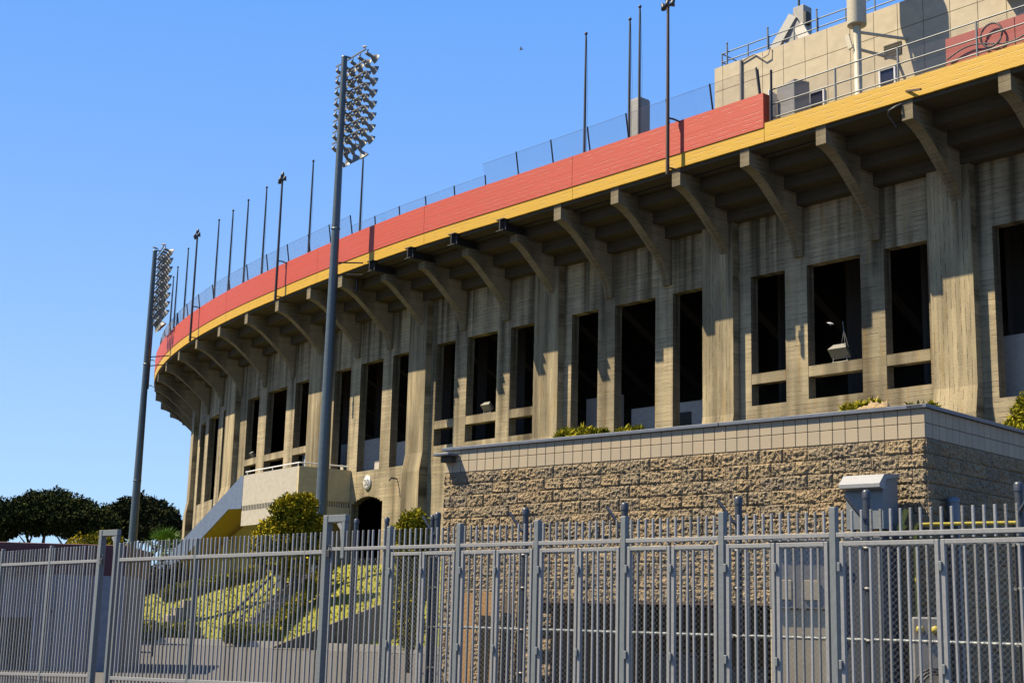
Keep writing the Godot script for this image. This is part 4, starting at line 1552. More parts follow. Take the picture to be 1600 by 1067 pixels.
	# timber boards leaning in the opening
	var pl := thing("timber_boards", "brown plywood boards leaning side by side at the dark opening", "boards", "", Vector3(-0.25, 0, -22.6))
	for e in [[-0.36, 0.26, 2.02, 0], [-0.04, 0.30, 2.04, 1], [0.26, 0.22, 2.0, 2], [0.50, 0.2, 1.98, 2]]:
		var q := MB.new()
		q.box(Transform3D(Basis(-CD, Vector3.UP, -CE) * Basis(Vector3.RIGHT, -0.03), Vector3(e[0], e[2] * 0.5, 0.02 * e[3])), Vector3(e[1] * 1.05, e[2], 0.03), 0.003)
		put("board", q, M.plywood if e[3] < 2 else M.plywood_dark, pl)
	# shelving and bins in the dark opening
	for e in [[5.0, 1.5, 0.9, 1.1, 0.8], [3.9, 1.7, 1.0, 0.9, 0.8], [2.6, 1.6, 0.9, 1.3, 0.7]]:
		var bn := thing("storage_bin", ["dark wheeled bin at the left in the dark opening", "dark low bin in the middle of the dark opening", "dark tall bin at the right in the dark opening"][int(e[0] == 3.9) + 2 * int(e[0] == 2.6)], "bin", "bins in the dark opening", C0 + CD * e[0] + CE * e[1])
		var q := MB.new()
		q.poly_prism([Vector2(-e[2] * 0.42, 0.06), Vector2(e[2] * 0.42, 0.06), Vector2(e[2] * 0.5, e[3]), Vector2(-e[2] * 0.5, e[3])], Transform3D(bs, bs * Vector3(0, 0, -e[4] * 0.5)), e[4])
		put("tub", q, M.pipe, bn)
		var l := MB.new()
		l.box(Transform3D(bs, Vector3(0, e[3] + 0.035, 0)), Vector3(e[2] * 1.06, 0.06, e[4] * 1.06), 0.015)
		put("lid", l, M.pipe, bn)
		for s in [-0.3, 0.3]:
			var wv := MB.new()
			wv.lathe(Transform3D(bs * Basis(Vector3.FORWARD, PI / 2), bs * Vector3(s, 0.06, e[4] * 0.4)), [Vector2(0, -0.025), Vector2(0.06, -0.025), Vector2(0.06, 0.025), Vector2(0, 0.025)], 12)
			put("wheel", wv, M.black, bn)

# ---------------------------------------------------------------- steel fence
const FYAW := 0.7902
const BAY := 1.4
var FX := Vector3(sin(FYAW), 0, cos(FYAW))           # along the fence, to the right and nearer
var FN := Vector3(cos(FYAW), 0, -sin(FYAW))          # through the fence, away from the viewer
func FP(k: float, y: float, off := 0.0) -> Vector3:  # y from eye level
	return Vector3(-1.6084, y + EYE, -19.3603) + FX * k * BAY + FN * off

func upright(m: MB, k: float, y0: float, y1: float, w: float, off := 0.0, bevel := 0.0):
	m.box(Transform3D(Basis(FX, Vector3.UP, -FN), FP(k, (y0 + y1) * 0.5, off)), Vector3(w, y1 - y0, w), bevel)

func level(m: MB, k0: float, k1: float, ya: float, yb: float, w: float, h: float, off := 0.0):
	var a := FP(k0, ya, off)
	var b := FP(k1, yb, off)
	var z := (b - a).normalized()
	m.box(Transform3D(Basis(z, (-FN).cross(z).normalized(), -FN), (a + b) * 0.5), Vector3(a.distance_to(b), h, w), 0.003)

func gnd(k: float) -> float:
	var p := FP(k, 0)
	return lane_y(p.x, p.z) - EYE

func picket_mesh(l: float) -> ArrayMesh:
	var m := MB.new()
	m.box(Transform3D(Basis(), Vector3(0, l * 0.5, 0)), Vector3(0.0254, l, 0.0254), 0.003)
	return m.mesh()

func picket(mesh: Mesh, k: float, y: float, parent: Node3D, off := 0.0, called := "picket"):
	var p := put(called, mesh, [M.galv, M.galv, M.galv_worn, M.galv_bright][rng.randi() % 4], parent)
	var tilt := Basis(FX, rng.randfn() * 0.002).rotated(FN, rng.randfn() * 0.0035)
	p.transform = Transform3D(tilt * Basis(FX, Vector3.UP, -FN), FP(k, y, off))

func frame_leaf(k0: float, k1: float, label: String, group: String):
	var top := 0.877
	var bot := -1.45
	var o := thing("gate_leaf", label, "gate", group, FP((k0 + k1) * 0.5, bot))
	var m := MB.new()
	var w := 0.044
	upright(m, k0 + 0.016, bot, top, w, -0.012, 0.004)
	upright(m, k1 - 0.016, bot, top, w, -0.012, 0.004)
	level(m, k0 + 0.032, k1 - 0.032, top - 0.022, top - 0.022, w, w, -0.012)
	level(m, k0 + 0.032, k1 - 0.032, bot + 0.1, bot + 0.1, w, w, -0.012)
	put("frame", m, M.galv, o)
	var n := int(round((k1 - k0) / 0.0815)) - 1
	var pm := picket_mesh(top - bot - 0.16)
	for i in n:
		var k := lerpf(k0 + 0.016, k1 - 0.016, (i + 1.0) / (n + 1))
		picket(pm, k, bot + 0.12, o, -0.012)
	for y in [0.62, -0.35]:
		var h := MB.new()
		h.box(Transform3D(Basis(FX, Vector3.UP, -FN), FP(k0 + 0.0, y, -0.045)), Vector3(0.035, 0.09, 0.03), 0.004)
		put("hinge", h, M.galv_post, o)
	rooted(o, Vector3.ZERO)
	for c in o.get_children():
		c.position -= o.position

func build_fence():
	rng.seed = 12
	var o := thing("steel_fence", "galvanised steel picket fence with tall posts across the right foreground", "fence")
	for k in [0, 1, 2, 3, 4, 5, 7]:
		var kk: float = k if k < 7 else 6.72
		var m := MB.new()
		upright(m, kk, gnd(kk) - 0.1, 1.228, 0.076, 0.0, 0.005)
		var p := put("post", m, M.galv_post, o)
		var c := MB.new()
		c.box(Transform3D(Basis(FX, Vector3.UP, -FN), FP(kk, 1.230)), Vector3(0.07, 0.008, 0.07), 0.003)
		put("post_cap", c, M.galv_post, p)
	var ends := [-0.972, 0, 1, 2, 3, 4, 5, 6.72, 8.2]
	for i in ends.size() - 1:
		var m := MB.new()
		level(m, ends[i] + 0.028, ends[i + 1] - 0.028, 0.945 - 0.0 * i, 0.945, 0.045, 0.045, -0.01)
		put("top_rail", m, M.galv, o)
	var spike := picket_mesh(0.30)
	var tall := picket_mesh(1.195 + 1.45)
	for i in range(0, 7):
		var k0: float = ends[i + 1]
		var k1: float = ends[i + 2]
		var n := int(round((k1 - k0) / 0.0787))
		for j in range(1, n):
			picket(spike, lerpf(k0, k1, float(j) / n), 0.892, o, -0.012 + 0.0, "spike")
	for j in range(1, 12):
		picket(tall, lerpf(-0.972, 0.0, j / 12.0), -1.45, o, -0.012)
	var lr := MB.new()
	level(lr, -0.95, -0.03, -1.0, -1.05, 0.045, 0.045, -0.01)
	put("bottom_rail", lr, M.galv, o)
	rooted(o, FP(2.5, gnd(2.5)))
	var words := ["first", "second", "third", "fourth", "fifth"]
	for b in 5:
		for s in 2:
			var k0 := b + 0.045 if s == 0 else b + 0.507
			var k1 := b + 0.493 if s == 0 else b + 0.957
			frame_leaf(k0, k1, "narrow gate leaf, %s of the pair in the %s bay right of the hooped post" % ["left" if s == 0 else "right", ["second", "third", "fourth", "fifth", "sixth"][b]], "narrow gate leaves in the steel fence")
	frame_leaf(5.055, 5.838, "wide framed gate leaf right of the last tall square post", "wide gate leaves at the right")
	frame_leaf(5.852, 6.66, "widest framed gate leaf cut by the right edge of the view", "wide gate leaves at the right")
	# big gate with hooped posts
	for e in [[-1.0, -0.715, 1.43, "hooped square gate post at the right of the wide gate"], [-5.56, -5.2, 1.385, "hooped square gate post at the left of the wide gate"]]:
		var p := thing("gate_post", e[3], "gate post", "hooped gate posts", FP(e[0], gnd(e[0])))
		var m := MB.new()
		upright(m, e[0], gnd(e[0]) - 0.1, e[2], 0.102, 0.0, 0.006)
		put("post", m, M.galv_post, p)
		var h := MB.new()
		level(h, e[0] + 0.037, e[1] + 0.036, e[2] - 0.05, e[2] - 0.05, 0.08, 0.10)
		upright(h, e[1], e[2] - 0.62 if e[0] > -2.0 else gnd(e[0]), e[2] - 0.101, 0.075, 0.0, 0.004)
		put("hoop", h, M.galv_post, p)
		var hk := MB.new()
		hk.poly_prism([Vector2(0, 0), Vector2(0.05, -0.05), Vector2(0.06, -0.3), Vector2(0.03, -0.3), Vector2(0.0, -0.1), Vector2(-0.08, -0.02)], Transform3D(Basis(FX, Vector3.UP, -FN), FP(e[1] - 0.05, e[2] - 0.11, -0.02)), 0.012)
		put("latch_plate", hk, M.galv, p)
		var lo := MB.new()
		lo.box(Transform3D(Basis(FX, Vector3.UP, -FN), FP(e[0] + 0.08, e[2] - 0.55, -0.05)), Vector3(0.07, 0.11, 0.03), 0.006)
		lo.tube([FP(e[0] + 0.06, e[2] - 0.5, -0.05), FP(e[0] + 0.06, e[2] - 0.43, -0.05), FP(e[0] + 0.1, e[2] - 0.43, -0.05), FP(e[0] + 0.1, e[2] - 0.5, -0.05)], [0.006], 6)
		put("padlock", lo, M.steel_dark, p)
		for c in p.get_children():
			c.position -= p.position
	var g := thing("wide_gate", "wide galvanised picket gate with one middle upright before the grass slope", "gate")
	var mid := MB.new()
	upright(mid, -3.41, -1.22, 1.18, 0.055, 0.0, 0.005)
	put("middle_upright", mid, M.galv_post, g)
	var st := MB.new()
	upright(st, -5.1, -1.3, 1.15, 0.055, 0.0, 0.004)
	put("end_upright", st, M.galv_post, g)
	for r in [[0.862, 0.908, "top_rail"], [-1.12, -0.985, "bottom_rail"]]:
		for s in [[-5.08, -3.43], [-3.39, -1.04]]:
			var m := MB.new()
			var f0: float = (s[0] + 5.08) / 4.04
			var f1: float = (s[1] + 5.08) / 4.04
			level(m, s[0], s[1], lerpf(r[0], r[1], f0), lerpf(r[0], r[1], f1), 0.05, 0.055, -0.004)
			put(r[2], m, M.galv, g)
	var gp := picket_mesh(1.175 + 1.26)
	var n := 51
	for i in range(1, n):
		var k := lerpf(-5.1, -1.03, float(i) / n)
		if absf(k + 3.41) > 0.03:
			picket(gp, k, lerpf(-1.27, -1.24, float(i) / n), g, 0.0)
	rooted(g, FP(-3.1, -1.4))
	# fixed fence at the left
	var lf := thing("picket_fence", "galvanised picket fence with slim posts at the left before the grey booth", "fence")
	for k in [-6.86, -8.25, -9.64, -11.03]:
		var m := MB.new()
		upright(m, k, gnd(k) - 0.1, 1.15 + (k + 6.86) * 0.02, 0.06, 0.0, 0.005)
		put("post", m, M.galv_post, lf)
	var es := [-5.6, -6.86, -8.25, -9.64, -11.03]
	for i in 4:
		for r in [[0.852, 0.013, "top_rail"], [-1.115, 0.045, "bottom_rail"]]:
			var m := MB.new()
			level(m, es[i] - 0.022, es[i + 1] + 0.022, r[0] + (es[i] + 5.6) * r[1], r[0] + (es[i + 1] + 5.6) * r[1], 0.045, 0.05, -0.004)
			put(r[2], m, M.galv, lf)
	var lp := picket_mesh(1.13 + 1.4)
	for i in range(1, 70):
		var k := -5.56 - i * 0.079
		picket(lp, k, -1.4 + (k + 5.6) * 0.02, lf)
	rooted(lf, FP(-8, gnd(-8)))

func build_chain_fence():
	var o := thing("chain_link_fence", "chain-link fence on round capped posts just behind the steel gates", "fence")
	var ks := [-0.49, 0.81, 2.1, 3.39, 4.65, 5.93]
	for i in ks.size():
		var k: float = ks[i]
		var m := MB.new()
		m.tube([FP(k, gnd(k) - 0.05, 1.5), FP(k, 1.52, 1.5)], [0.0445], 16)
		var p := put("post", m, M.pipe, o)
		var c := MB.new()
		c.lathe(Transform3D(Basis(), FP(k, 1.52, 1.5)), [Vector2(0.051, -0.06), Vector2(0.051, 0.01), Vector2(0.04, 0.035), Vector2(0.0, 0.045)], 16)
		put("post_cap", c, M.pipe, p)
		var s := 1.0 if i == 5 else -1.0
		var a := MB.new()
		a.tube([FP(k, 1.22, 1.46), FP(k + s * 0.02, 1.24, 1.44), FP(k + s * 0.16, 1.5, 1.40)], [0.022], 8)
		put("wire_arm", a, M.pipe, o)
		for y in [0.9, 0.45, -0.12, -0.7]:
			var b := MB.new()
			b.lathe(Transform3D(Basis(), FP(k, y, 1.5)), [Vector2(0.046, -0.018), Vector2(0.053, -0.018), Vector2(0.053, 0.018), Vector2(0.046, 0.018)], 12)
			b.box(Transform3D(Basis(FX, Vector3.UP, -FN), FP(k - 0.04, y, 1.46)), Vector3(0.03, 0.03, 0.05))
			put("clamp", b, M.wire, p)
		if i + 1 < ks.size():
			for y in [0.93, -0.11]:
				var t := MB.new()
				t.tube([FP(k, y, 1.5), FP(ks[i + 1], y, 1.5)], [0.021], 8)
				put("rail", t, M.galv_post, o)
			stuff(put("chain_link", chain_mesh(FP(k + 0.03, 0, 1.46), FP(ks[i + 1] - 0.03, 0, 1.46), Vector3.UP, -1.45 + 0.0, 0.95, 0.0718, 0.0019), M.wire, o))
			# tension bar and a slim gate stile beside each post
			var tb := MB.new()
			tb.tube([FP(k + 0.10, -1.5, 1.5), FP(k + 0.10, 0.88, 1.5)], [0.02], 8)
			put("stile", tb, M.galv_post, o)
	for k in [-1.85, -1.32, -0.57]:
		var m := MB.new()
		m.tube([FP(k, gnd(k) - 0.05, 1.5), FP(k, 1.5, 1.5)], [0.036], 12)
		var p := put("post", m, M.pipe, o)
		var c := MB.new()
		c.lathe(Transform3D(Basis(), FP(k, 1.5, 1.5)), [Vector2(0.042, -0.05), Vector2(0.042, 0.01), Vector2(0.0, 0.035)], 12)
		put("post_cap", c, M.pipe, p)
	for e in [[-1.85, -1.32], [-1.32, -0.57]]:
		stuff(put("chain_link", chain_mesh(FP(e[0], 0, 1.46), FP(e[1], 0, 1.46), Vector3.UP, -1.45, 0.9, 0.0718, 0.0022), M.wire, o))
	rooted(o, FP(2.0, gnd(2.0), 1.5))

# ---------------------------------------------------------------- left side, slope furniture, planting
func build_booth():
	var o := thing("ticket_booth", "low grey booth with a maroon fascia and a pale door behind the left fence", "booth", "", Vector3(-10.4, 0.2, -31.5))
	var b := Basis(Vector3.UP, deg_to_rad(5))
	var m := MB.new()
	m.box(Transform3D(b, Vector3(0.825, 1.35, -1.5)), Vector3(1.85, 2.7, 3.0), 0.01)
	m.box(Transform3D(b, Vector3(-1.75, 1.95, -1.5)), Vector3(3.3, 1.5, 3.0), 0.01)
	var bay := MB.new()
	bay.box(Transform3D(b, Vector3(-1.75, 0.6, -1.0)), Vector3(3.29, 1.19, 0.3))
	put("dark_bay", bay, M.black, o)
	put("wall", m, M.booth, o)
	var f := MB.new()
	f.box(Transform3D(b, Vector3(-1.3, 2.5, -1.45)), Vector3(6.1, 0.68, 3.3), 0.01)
	put("fascia", f, M.maroon, o)
	var d := MB.new()
	d.box(Transform3D(b, b * Vector3(0.2, 0.75, 0.02)), Vector3(0.5, 1.5, 0.05), 0.006)
	var dr := put("door", d, M.booth_door, o)
	var h := MB.new()
	h.box(Transform3D(b, b * Vector3(0.36, 1.35, 0.06)), Vector3(0.06, 0.08, 0.04), 0.006)
	put("handle", h, M.steel_dark, dr)
	for y in [0.2, 0.5, 0.8, 1.1]:
		var hg := MB.new()
		hg.box(Transform3D(b, b * Vector3(-0.06, y, 0.03)), Vector3(0.05, 0.1, 0.04), 0.004)
		put("hinge", hg, M.steel_dark, dr)
	var ba := thing("crowd_barrier", "black steel barrier frame standing on the asphalt beyond the wide gate", "barrier", "", Vector3(-10.1, 0.42, -38.0))
	for x in [-0.75, 0.75]:
		var l := MB.new()
		l.tube([Vector3(x, 0, 0), Vector3(x, 0.95, 0)], [0.022], 8)
		put("leg", l, M.black, ba)
	for y in [0.95, 0.55, 0.12]:
		var l := MB.new()
		l.tube([Vector3(-0.75, y, 0), Vector3(0.75, y, 0)], [0.022], 8)
		put("rail", l, M.black, ba)

func build_slope():
	# steps up the slope with rails
	var o := thing("slope_steps", "narrow concrete steps with dark pipe rails climbing the grass slope", "steps", "", Vector3(-8.4, 0.75, -45.6))
	var a := Vector3.ZERO
	var e := Vector3(0.85, 2.85, -10.4)
	var n := 18
	for i in n:
		var m := MB.new()
		var p := a.lerp(e, (i + 0.5) / n)
		m.box(Transform3D(Basis(), p + Vector3(0, -0.02, 0)), Vector3(0.8, 0.16, 0.56), 0.01)
		put("step", m, M.retain, o)
	for s in [-0.46, 0.46]:
		var r := MB.new()
		r.tube([a + Vector3(s, 0.75, 0.1), e + Vector3(s, 0.75, 0)], [0.05], 8)
		r.tube([a + Vector3(s, 0.35, 0.1), e + Vector3(s, 0.35, 0)], [0.03], 8)
		put("rail", r, M.pipe, o)
		for i in 7:
			var q := MB.new()
			var p := a.lerp(e, i / 6.0)
			q.tube([p + Vector3(s, -0.1, 0), p + Vector3(s, 0.75, 0)], [0.035], 6)
			put("rail_post", q, M.pipe, o)
	var lm := clump_mesh(0.06, 10, 0.02, 0.05, 14)
	for h in [[-11.0, -46.3, 1.7, "clipped yellow green hedge at the kerb left of the steps"], [-8.0, -44.95, 1.35, "clipped yellow green hedge at the kerb right of the steps"]]:
		var t := thing("hedge", h[3], "hedge", "hedges along the kerb", Vector3(h[0], 0.72, h[1]))
		var bx := []
		for k in 9:
			bx.append([Vector3(lerpf(-0.5, 0.5, k / 8.0) * h[2], 0.26, lerpf(0.5, -0.5, k / 8.0) * h[2] * 0.38), Vector3(0.16, 0.26, 0.26)])
		bush_leaves(t, bx, 2600, lm, M.leaf_gold, Color(0.09, 0.12, 0.01), Color(0.34, 0.31, 0.02), 31 + int(h[2] * 10), 0.6)
		var st := MB.new()
		for k in 6:
			st.tube([Vector3(lerpf(-0.45, 0.45, k / 5.0) * h[2], 0, lerpf(0.45, -0.45, k / 5.0) * h[2] * 0.38), Vector3(lerpf(-0.45, 0.45, k / 5.0) * h[2], 0.4, lerpf(0.45, -0.45, k / 5.0) * h[2] * 0.38)], [0.03, 0.015], 5, false)
		put("stem", st, M.bark, t)
	for h in [[Vector3(-7.55, 0.8, -45.3), Vector3(-6.9, 3.25, -54.6), "long low hedge running up the slope along the right of the steps"], [Vector3(-11.9, 2.05, -49.9), Vector3(-9.3, 3.0, -53.4), "low hedge crossing the upper grass slope left of the steps"]]:
		var t := thing("hedge", h[2], "hedge", "hedges on the slope", h[0])
		var bx := []
		for k in 26:
			bx.append([(h[1] - h[0]) * (k / 25.0) + Vector3(0, 0.16, 0), Vector3(0.24, 0.24, 0.24)])
		bush_leaves(t, bx, 3600, lm, M.leaf_gold, Color(0.08, 0.11, 0.01), Color(0.38, 0.32, 0.02), 131 + int(h[0].x * 3), 0.6)
		var st := MB.new()
		for k in 10:
			var q: Vector3 = (h[1] - h[0]) * (k / 9.0)
			st.tube([q + Vector3(0, -0.1, 0), q + Vector3(0.02, 0.35, 0)], [0.03, 0.015], 5, false)
		put("stem", st, M.bark, t)
	# pale stepped retaining wall
	var w := thing("retaining_wall", "small pale stepped retaining wall on the grass slope left of the steps", "wall", "", Vector3(-11.9, 0.95, -49.2))
	for k in 4:
		var m := MB.new()
		m.box(Transform3D(Basis(Vector3.UP, 0.5), Vector3(k * 0.14, 0.05 + k * 0.22, -k * 0.6)), Vector3(0.28, 0.5 + k * 0.08, 0.6), 0.02)
		put("block", m, M.retain, w)
	var p := thing("white_post", "short white square post on the grass beneath the gold shrub", "post", "", Vector3(-8.35, 2.55, -52.5))
	var pm := MB.new()
	pm.box(Transform3D(Basis(), Vector3(0, 0.75, 0)), Vector3(0.3, 1.5, 0.3), 0.02)
	put("shaft", pm, M.white_disc, p)
	# dark sloped kerb path at right of the slope
	var s := thing("ramp_wall", "low dark sloped wall at the foot of the grass right of the hedge", "wall", "", Vector3(-5.4, 0.62, -44.2))
	var sm := MB.new()
	sm.poly_prism([Vector2(-1.9, 0.0), Vector2(2.6, 0.0), Vector2(2.6, 1.7), Vector2(2.3, 1.7)], Transform3D(Basis(Vector3.UP, 0.38), Vector3.ZERO), 0.25)
	put("body", sm, M.earth, s)

func shrub(called: String, label: String, at: Vector3, lumps: Array, count: int, mesh: Mesh, material: Material, c0: Color, c1: Color, seed_: int, stems: Array):
	var o := thing(called, label, "shrub", "", at)
	bush_leaves(o, lumps, count, mesh, material, c0, c1, seed_, 0.4)
	var st := MB.new()
	for s in stems:
		st.tube([s[0], (s[0] + s[1]) * 0.5 + Vector3(0.05, 0, 0.03), s[1]], [s[2], s[2] * 0.7, s[2] * 0.35], 7, false)
	put("stem", st, M.bark, o)
	return o

func big_tree(label: String, at: Vector3, limbs: Array, lumps: Array, count: int, seed_: int, c0: Color, c1: Color):
	var o := thing("broad_tree", label, "tree", "dark broad trees beyond the booth", at)
	var tm := MB.new()
	tm.tube([Vector3(0, 0, 0), Vector3(0.1, 2.0, 0), Vector3(0.0, 4.2, 0.1)], [0.55, 0.42, 0.36], 12)
	put("trunk", tm, M.bark, o)
	var fork := Vector3(0.0, 4.1, 0.1)
	for l in limbs:
		var m := MB.new()
		var q: Vector3 = l
		var mid := fork.lerp(q, 0.5) + Vector3(0, -0.15 * absf(q.x) * 0.3, 0)
		m.tube([fork, mid, q], [0.26, 0.17, 0.08], 8, false)
		for k in 3:
			var tq := mid.lerp(q, 0.3 + k * 0.25)
			m.tube([tq, tq + Vector3(sin(k * 2.3 + q.x) * 1.0, 1.1, cos(k * 1.7 + q.x) * 0.9)], [0.09, 0.04], 6, false)
		put("limb", m, M.bark, o)
	var lm := clump_mesh(0.30, 10, 0.075, 0.16, seed_)
	var cr: Node3D = bush_leaves(o, lumps, count, lm, M.leaf_dark, c0, c1, seed_, 0.35)
	cr.name = "crown"

func build_planting():
	var lm := clump_mesh(0.13, 10, 0.035, 0.10, 21)
	shrub("gold_shrub", "large golden green shrub before the cream landing, darker below", Vector3(-7.75, 2.3, -50.8),
		[[Vector3(0.1, 2.6, 0), Vector3(0.75, 0.85, 0.7)], [Vector3(-0.55, 2.0, 0.1), Vector3(0.75, 0.7, 0.7)], [Vector3(0.65, 2.1, 0), Vector3(0.6, 0.8, 0.6)], [Vector3(-0.2, 3.05, 0.1), Vector3(0.5, 0.45, 0.5)], [Vector3(0.35, 3.2, -0.1), Vector3(0.45, 0.4, 0.45)], [Vector3(0.0, 1.35, 0.1), Vector3(0.95, 0.6, 0.8)], [Vector3(-0.95, 1.45, 0.2), Vector3(0.4, 0.45, 0.4)]],
		3600, lm, M.leaf_gold, Color(0.055, 0.07, 0.008), Color(0.50, 0.40, 0.025), 71, [[Vector3(0, -0.4, 0), Vector3(0.1, 2.2, 0), 0.08], [Vector3(0.1, -0.4, 0), Vector3(0.6, 1.9, 0), 0.06], [Vector3(-0.1, -0.4, 0), Vector3(-0.6, 1.8, 0), 0.06]])
	var sm := clump_mesh(0.09, 9, 0.026, 0.08, 22)
	shrub("tall_shrub", "tall yellow green shrub beside the block building behind the narrow bay", Vector3(-2.3, 0.35, -33.8),
		[[Vector3(0.05, 3.4, 0), Vector3(0.34, 0.36, 0.34)], [Vector3(-0.15, 2.9, 0), Vector3(0.36, 0.4, 0.36)], [Vector3(0.2, 2.6, 0), Vector3(0.34, 0.5, 0.34)], [Vector3(0.0, 1.9, 0), Vector3(0.36, 0.6, 0.36)], [Vector3(0.05, 1.1, 0), Vector3(0.3, 0.5, 0.3)]],
		2400, sm, M.leaf_gold, Color(0.08, 0.10, 0.01), Color(0.34, 0.29, 0.02), 72, [[Vector3(0, -0.2, 0), Vector3(0.05, 3.2, 0), 0.05], [Vector3(0.05, -0.2, 0), Vector3(0.25, 2.6, 0.1), 0.035]])
	shrub("low_hedge_shrub", "golden shrub peeping over the booth left of the hooped gate post", Vector3(-13.1, 0.65, -45.0),
		[[Vector3(-0.35, 2.7, 0), Vector3(0.5, 0.55, 0.5)], [Vector3(0.2, 2.9, 0), Vector3(0.5, 0.5, 0.5)], [Vector3(0.7, 2.65, 0), Vector3(0.45, 0.5, 0.5)], [Vector3(0.1, 1.7, 0), Vector3(0.9, 0.9, 0.7)]],
		1800, sm, M.leaf_gold, Color(0.09, 0.10, 0.01), Color(0.40, 0.31, 0.02), 73, [[Vector3(0, -0.1, 0), Vector3(0, 2.4, 0), 0.06]])
	var bh := thing("brown_hedge", "dark brownish hedge between the booth and the metal stair", "hedge", "", Vector3(-16.6, 0.6, -62.0))
	var bl := []
	for k in 12:
		bl.append([Vector3(-3.0 + k * 0.45, 1.7 + 0.15 * sin(k * 1.9), 0.2 * sin(k * 2.7)), Vector3(0.5, 1.35, 0.6)])
	bush_leaves(bh, bl, 3800, lm, M.leaf_dark, Color(0.022, 0.020, 0.012), Color(0.075, 0.052, 0.028), 75, 0.5)
	var bst := MB.new()
	for k in 8:
		bst.tube([Vector3(-2.8 + k * 0.7, -0.2, 0), Vector3(-2.75 + k * 0.7, 2.2, 0.05)], [0.05, 0.02], 5, false)
	put("stem", bst, M.bark, bh)
	# fan palm
	var p := thing("fan_palm", "bright green fan palm at the foot of the metal stair", "palm", "", Vector3(-18.3, 0.6, -75.0))
	var tk := MB.new()
	tk.tube([Vector3.ZERO, Vector3(0, 2.0, 0), Vector3(0.05, 4.3, 0)], [0.22, 0.16, 0.17], 10)
	put("trunk", tk, M.bark, p)
	rng.seed = 33
	for k in 34:
		var az := rng.randf() * TAU
		var el := rng.randf_range(-0.35, 1.25)
		var d := Vector3(cos(az) * cos(el), sin(el), sin(az) * cos(el))
		var c := Vector3(0.05, 4.3, 0)
		var fm := MB.new()
		fm.tube([c, c + d * 0.7], [0.02], 4, false)
		var hub := c + d * 0.7
		var sd := d.cross(Vector3.UP).normalized()
		for q in 9:
			var an := lerpf(-1.15, 1.15, q / 8.0)
			var dd := (d * cos(an) + sd * sin(an) + Vector3.DOWN * 0.25 * absf(an)).normalized()
			var w := dd.cross(d.cross(sd)).normalized() * 0.045
			fm.tri(hub - w, hub + dd * rng.randf_range(0.55, 0.8), hub + w, Vector3.UP)
		var fr := put("frond", fm, M.palm_leaf, p)
	# the two dark trees
	big_tree("broad dark tree with a wide flat crown at the far left", Vector3(-38.0, 0.0, -115.0),
		[Vector3(-3.5, 7.0, 0.5), Vector3(-1.6, 7.6, -0.8), Vector3(0.4, 8.2, 0.6), Vector3(2.2, 7.4, -0.5), Vector3(3.9, 6.7, 0.6), Vector3(-5.0, 6.6, -0.3)],
		[[Vector3(0.3, 9.7, 0), Vector3(2.6, 1.35, 2.6)], [Vector3(-2.4, 9.0, 0.5), Vector3(2.2, 1.3, 2.2)], [Vector3(2.8, 9.1, 0), Vector3(2.0, 1.3, 2.2)], [Vector3(-4.6, 8.0, 0), Vector3(1.9, 1.3, 2.0)], [Vector3(4.8, 8.3, 0.2), Vector3(1.5, 1.1, 1.8)], [Vector3(-1.0, 8.7, 1.6), Vector3(2.2, 0.7, 1.5)], [Vector3(2.0, 8.7, 1.6), Vector3(1.8, 0.7, 1.5)], [Vector3(-5.8, 7.0, 0.5), Vector3(1.5, 1.0, 1.5)], [Vector3(-3.2, 7.8, 1.2), Vector3(1.5, 0.7, 1.2)], [Vector3(2.9, 7.9, 1.0), Vector3(1.6, 0.6, 1.2)], [Vector3(0.0, 8.0, 1.4), Vector3(1.5, 0.5, 1.0)], [Vector3(5.0, 7.2, 1.0), Vector3(1.0, 0.8, 1.2)]],
		8200, 81, Color(0.010, 0.017, 0.005), Color(0.055, 0.066, 0.018))
	big_tree("rounder dark olive tree to the right of the wide flat-crowned one", Vector3(-31.2, 0.0, -119.0),
		[Vector3(-2.0, 7.2, 0.4), Vector3(0.3, 8.0, -0.5), Vector3(2.0, 7.4, 0.4), Vector3(3.4, 6.6, -0.4)],
		[[Vector3(-0.2, 9.8, 0), Vector3(2.0, 1.3, 2.0)], [Vector3(-1.8, 9.2, 0.4), Vector3(1.5, 1.2, 1.6)], [Vector3(1.7, 9.2, 0.2), Vector3(1.5, 1.3, 1.7)], [Vector3(2.9, 8.2, 0.3), Vector3(1.2, 1.1, 1.3)], [Vector3(0.4, 8.4, 1.2), Vector3(1.8, 0.9, 1.3)], [Vector3(4.3, 7.4, 0), Vector3(0.9, 0.7, 0.9)], [Vector3(-1.9, 7.9, 0.9), Vector3(1.1, 0.8, 1.2)], [Vector3(5.4, 7.0, -0.4), Vector3(0.6, 0.6, 0.6)]],
		5600, 82, Color(0.014, 0.020, 0.007), Color(0.07, 0.072, 0.026))

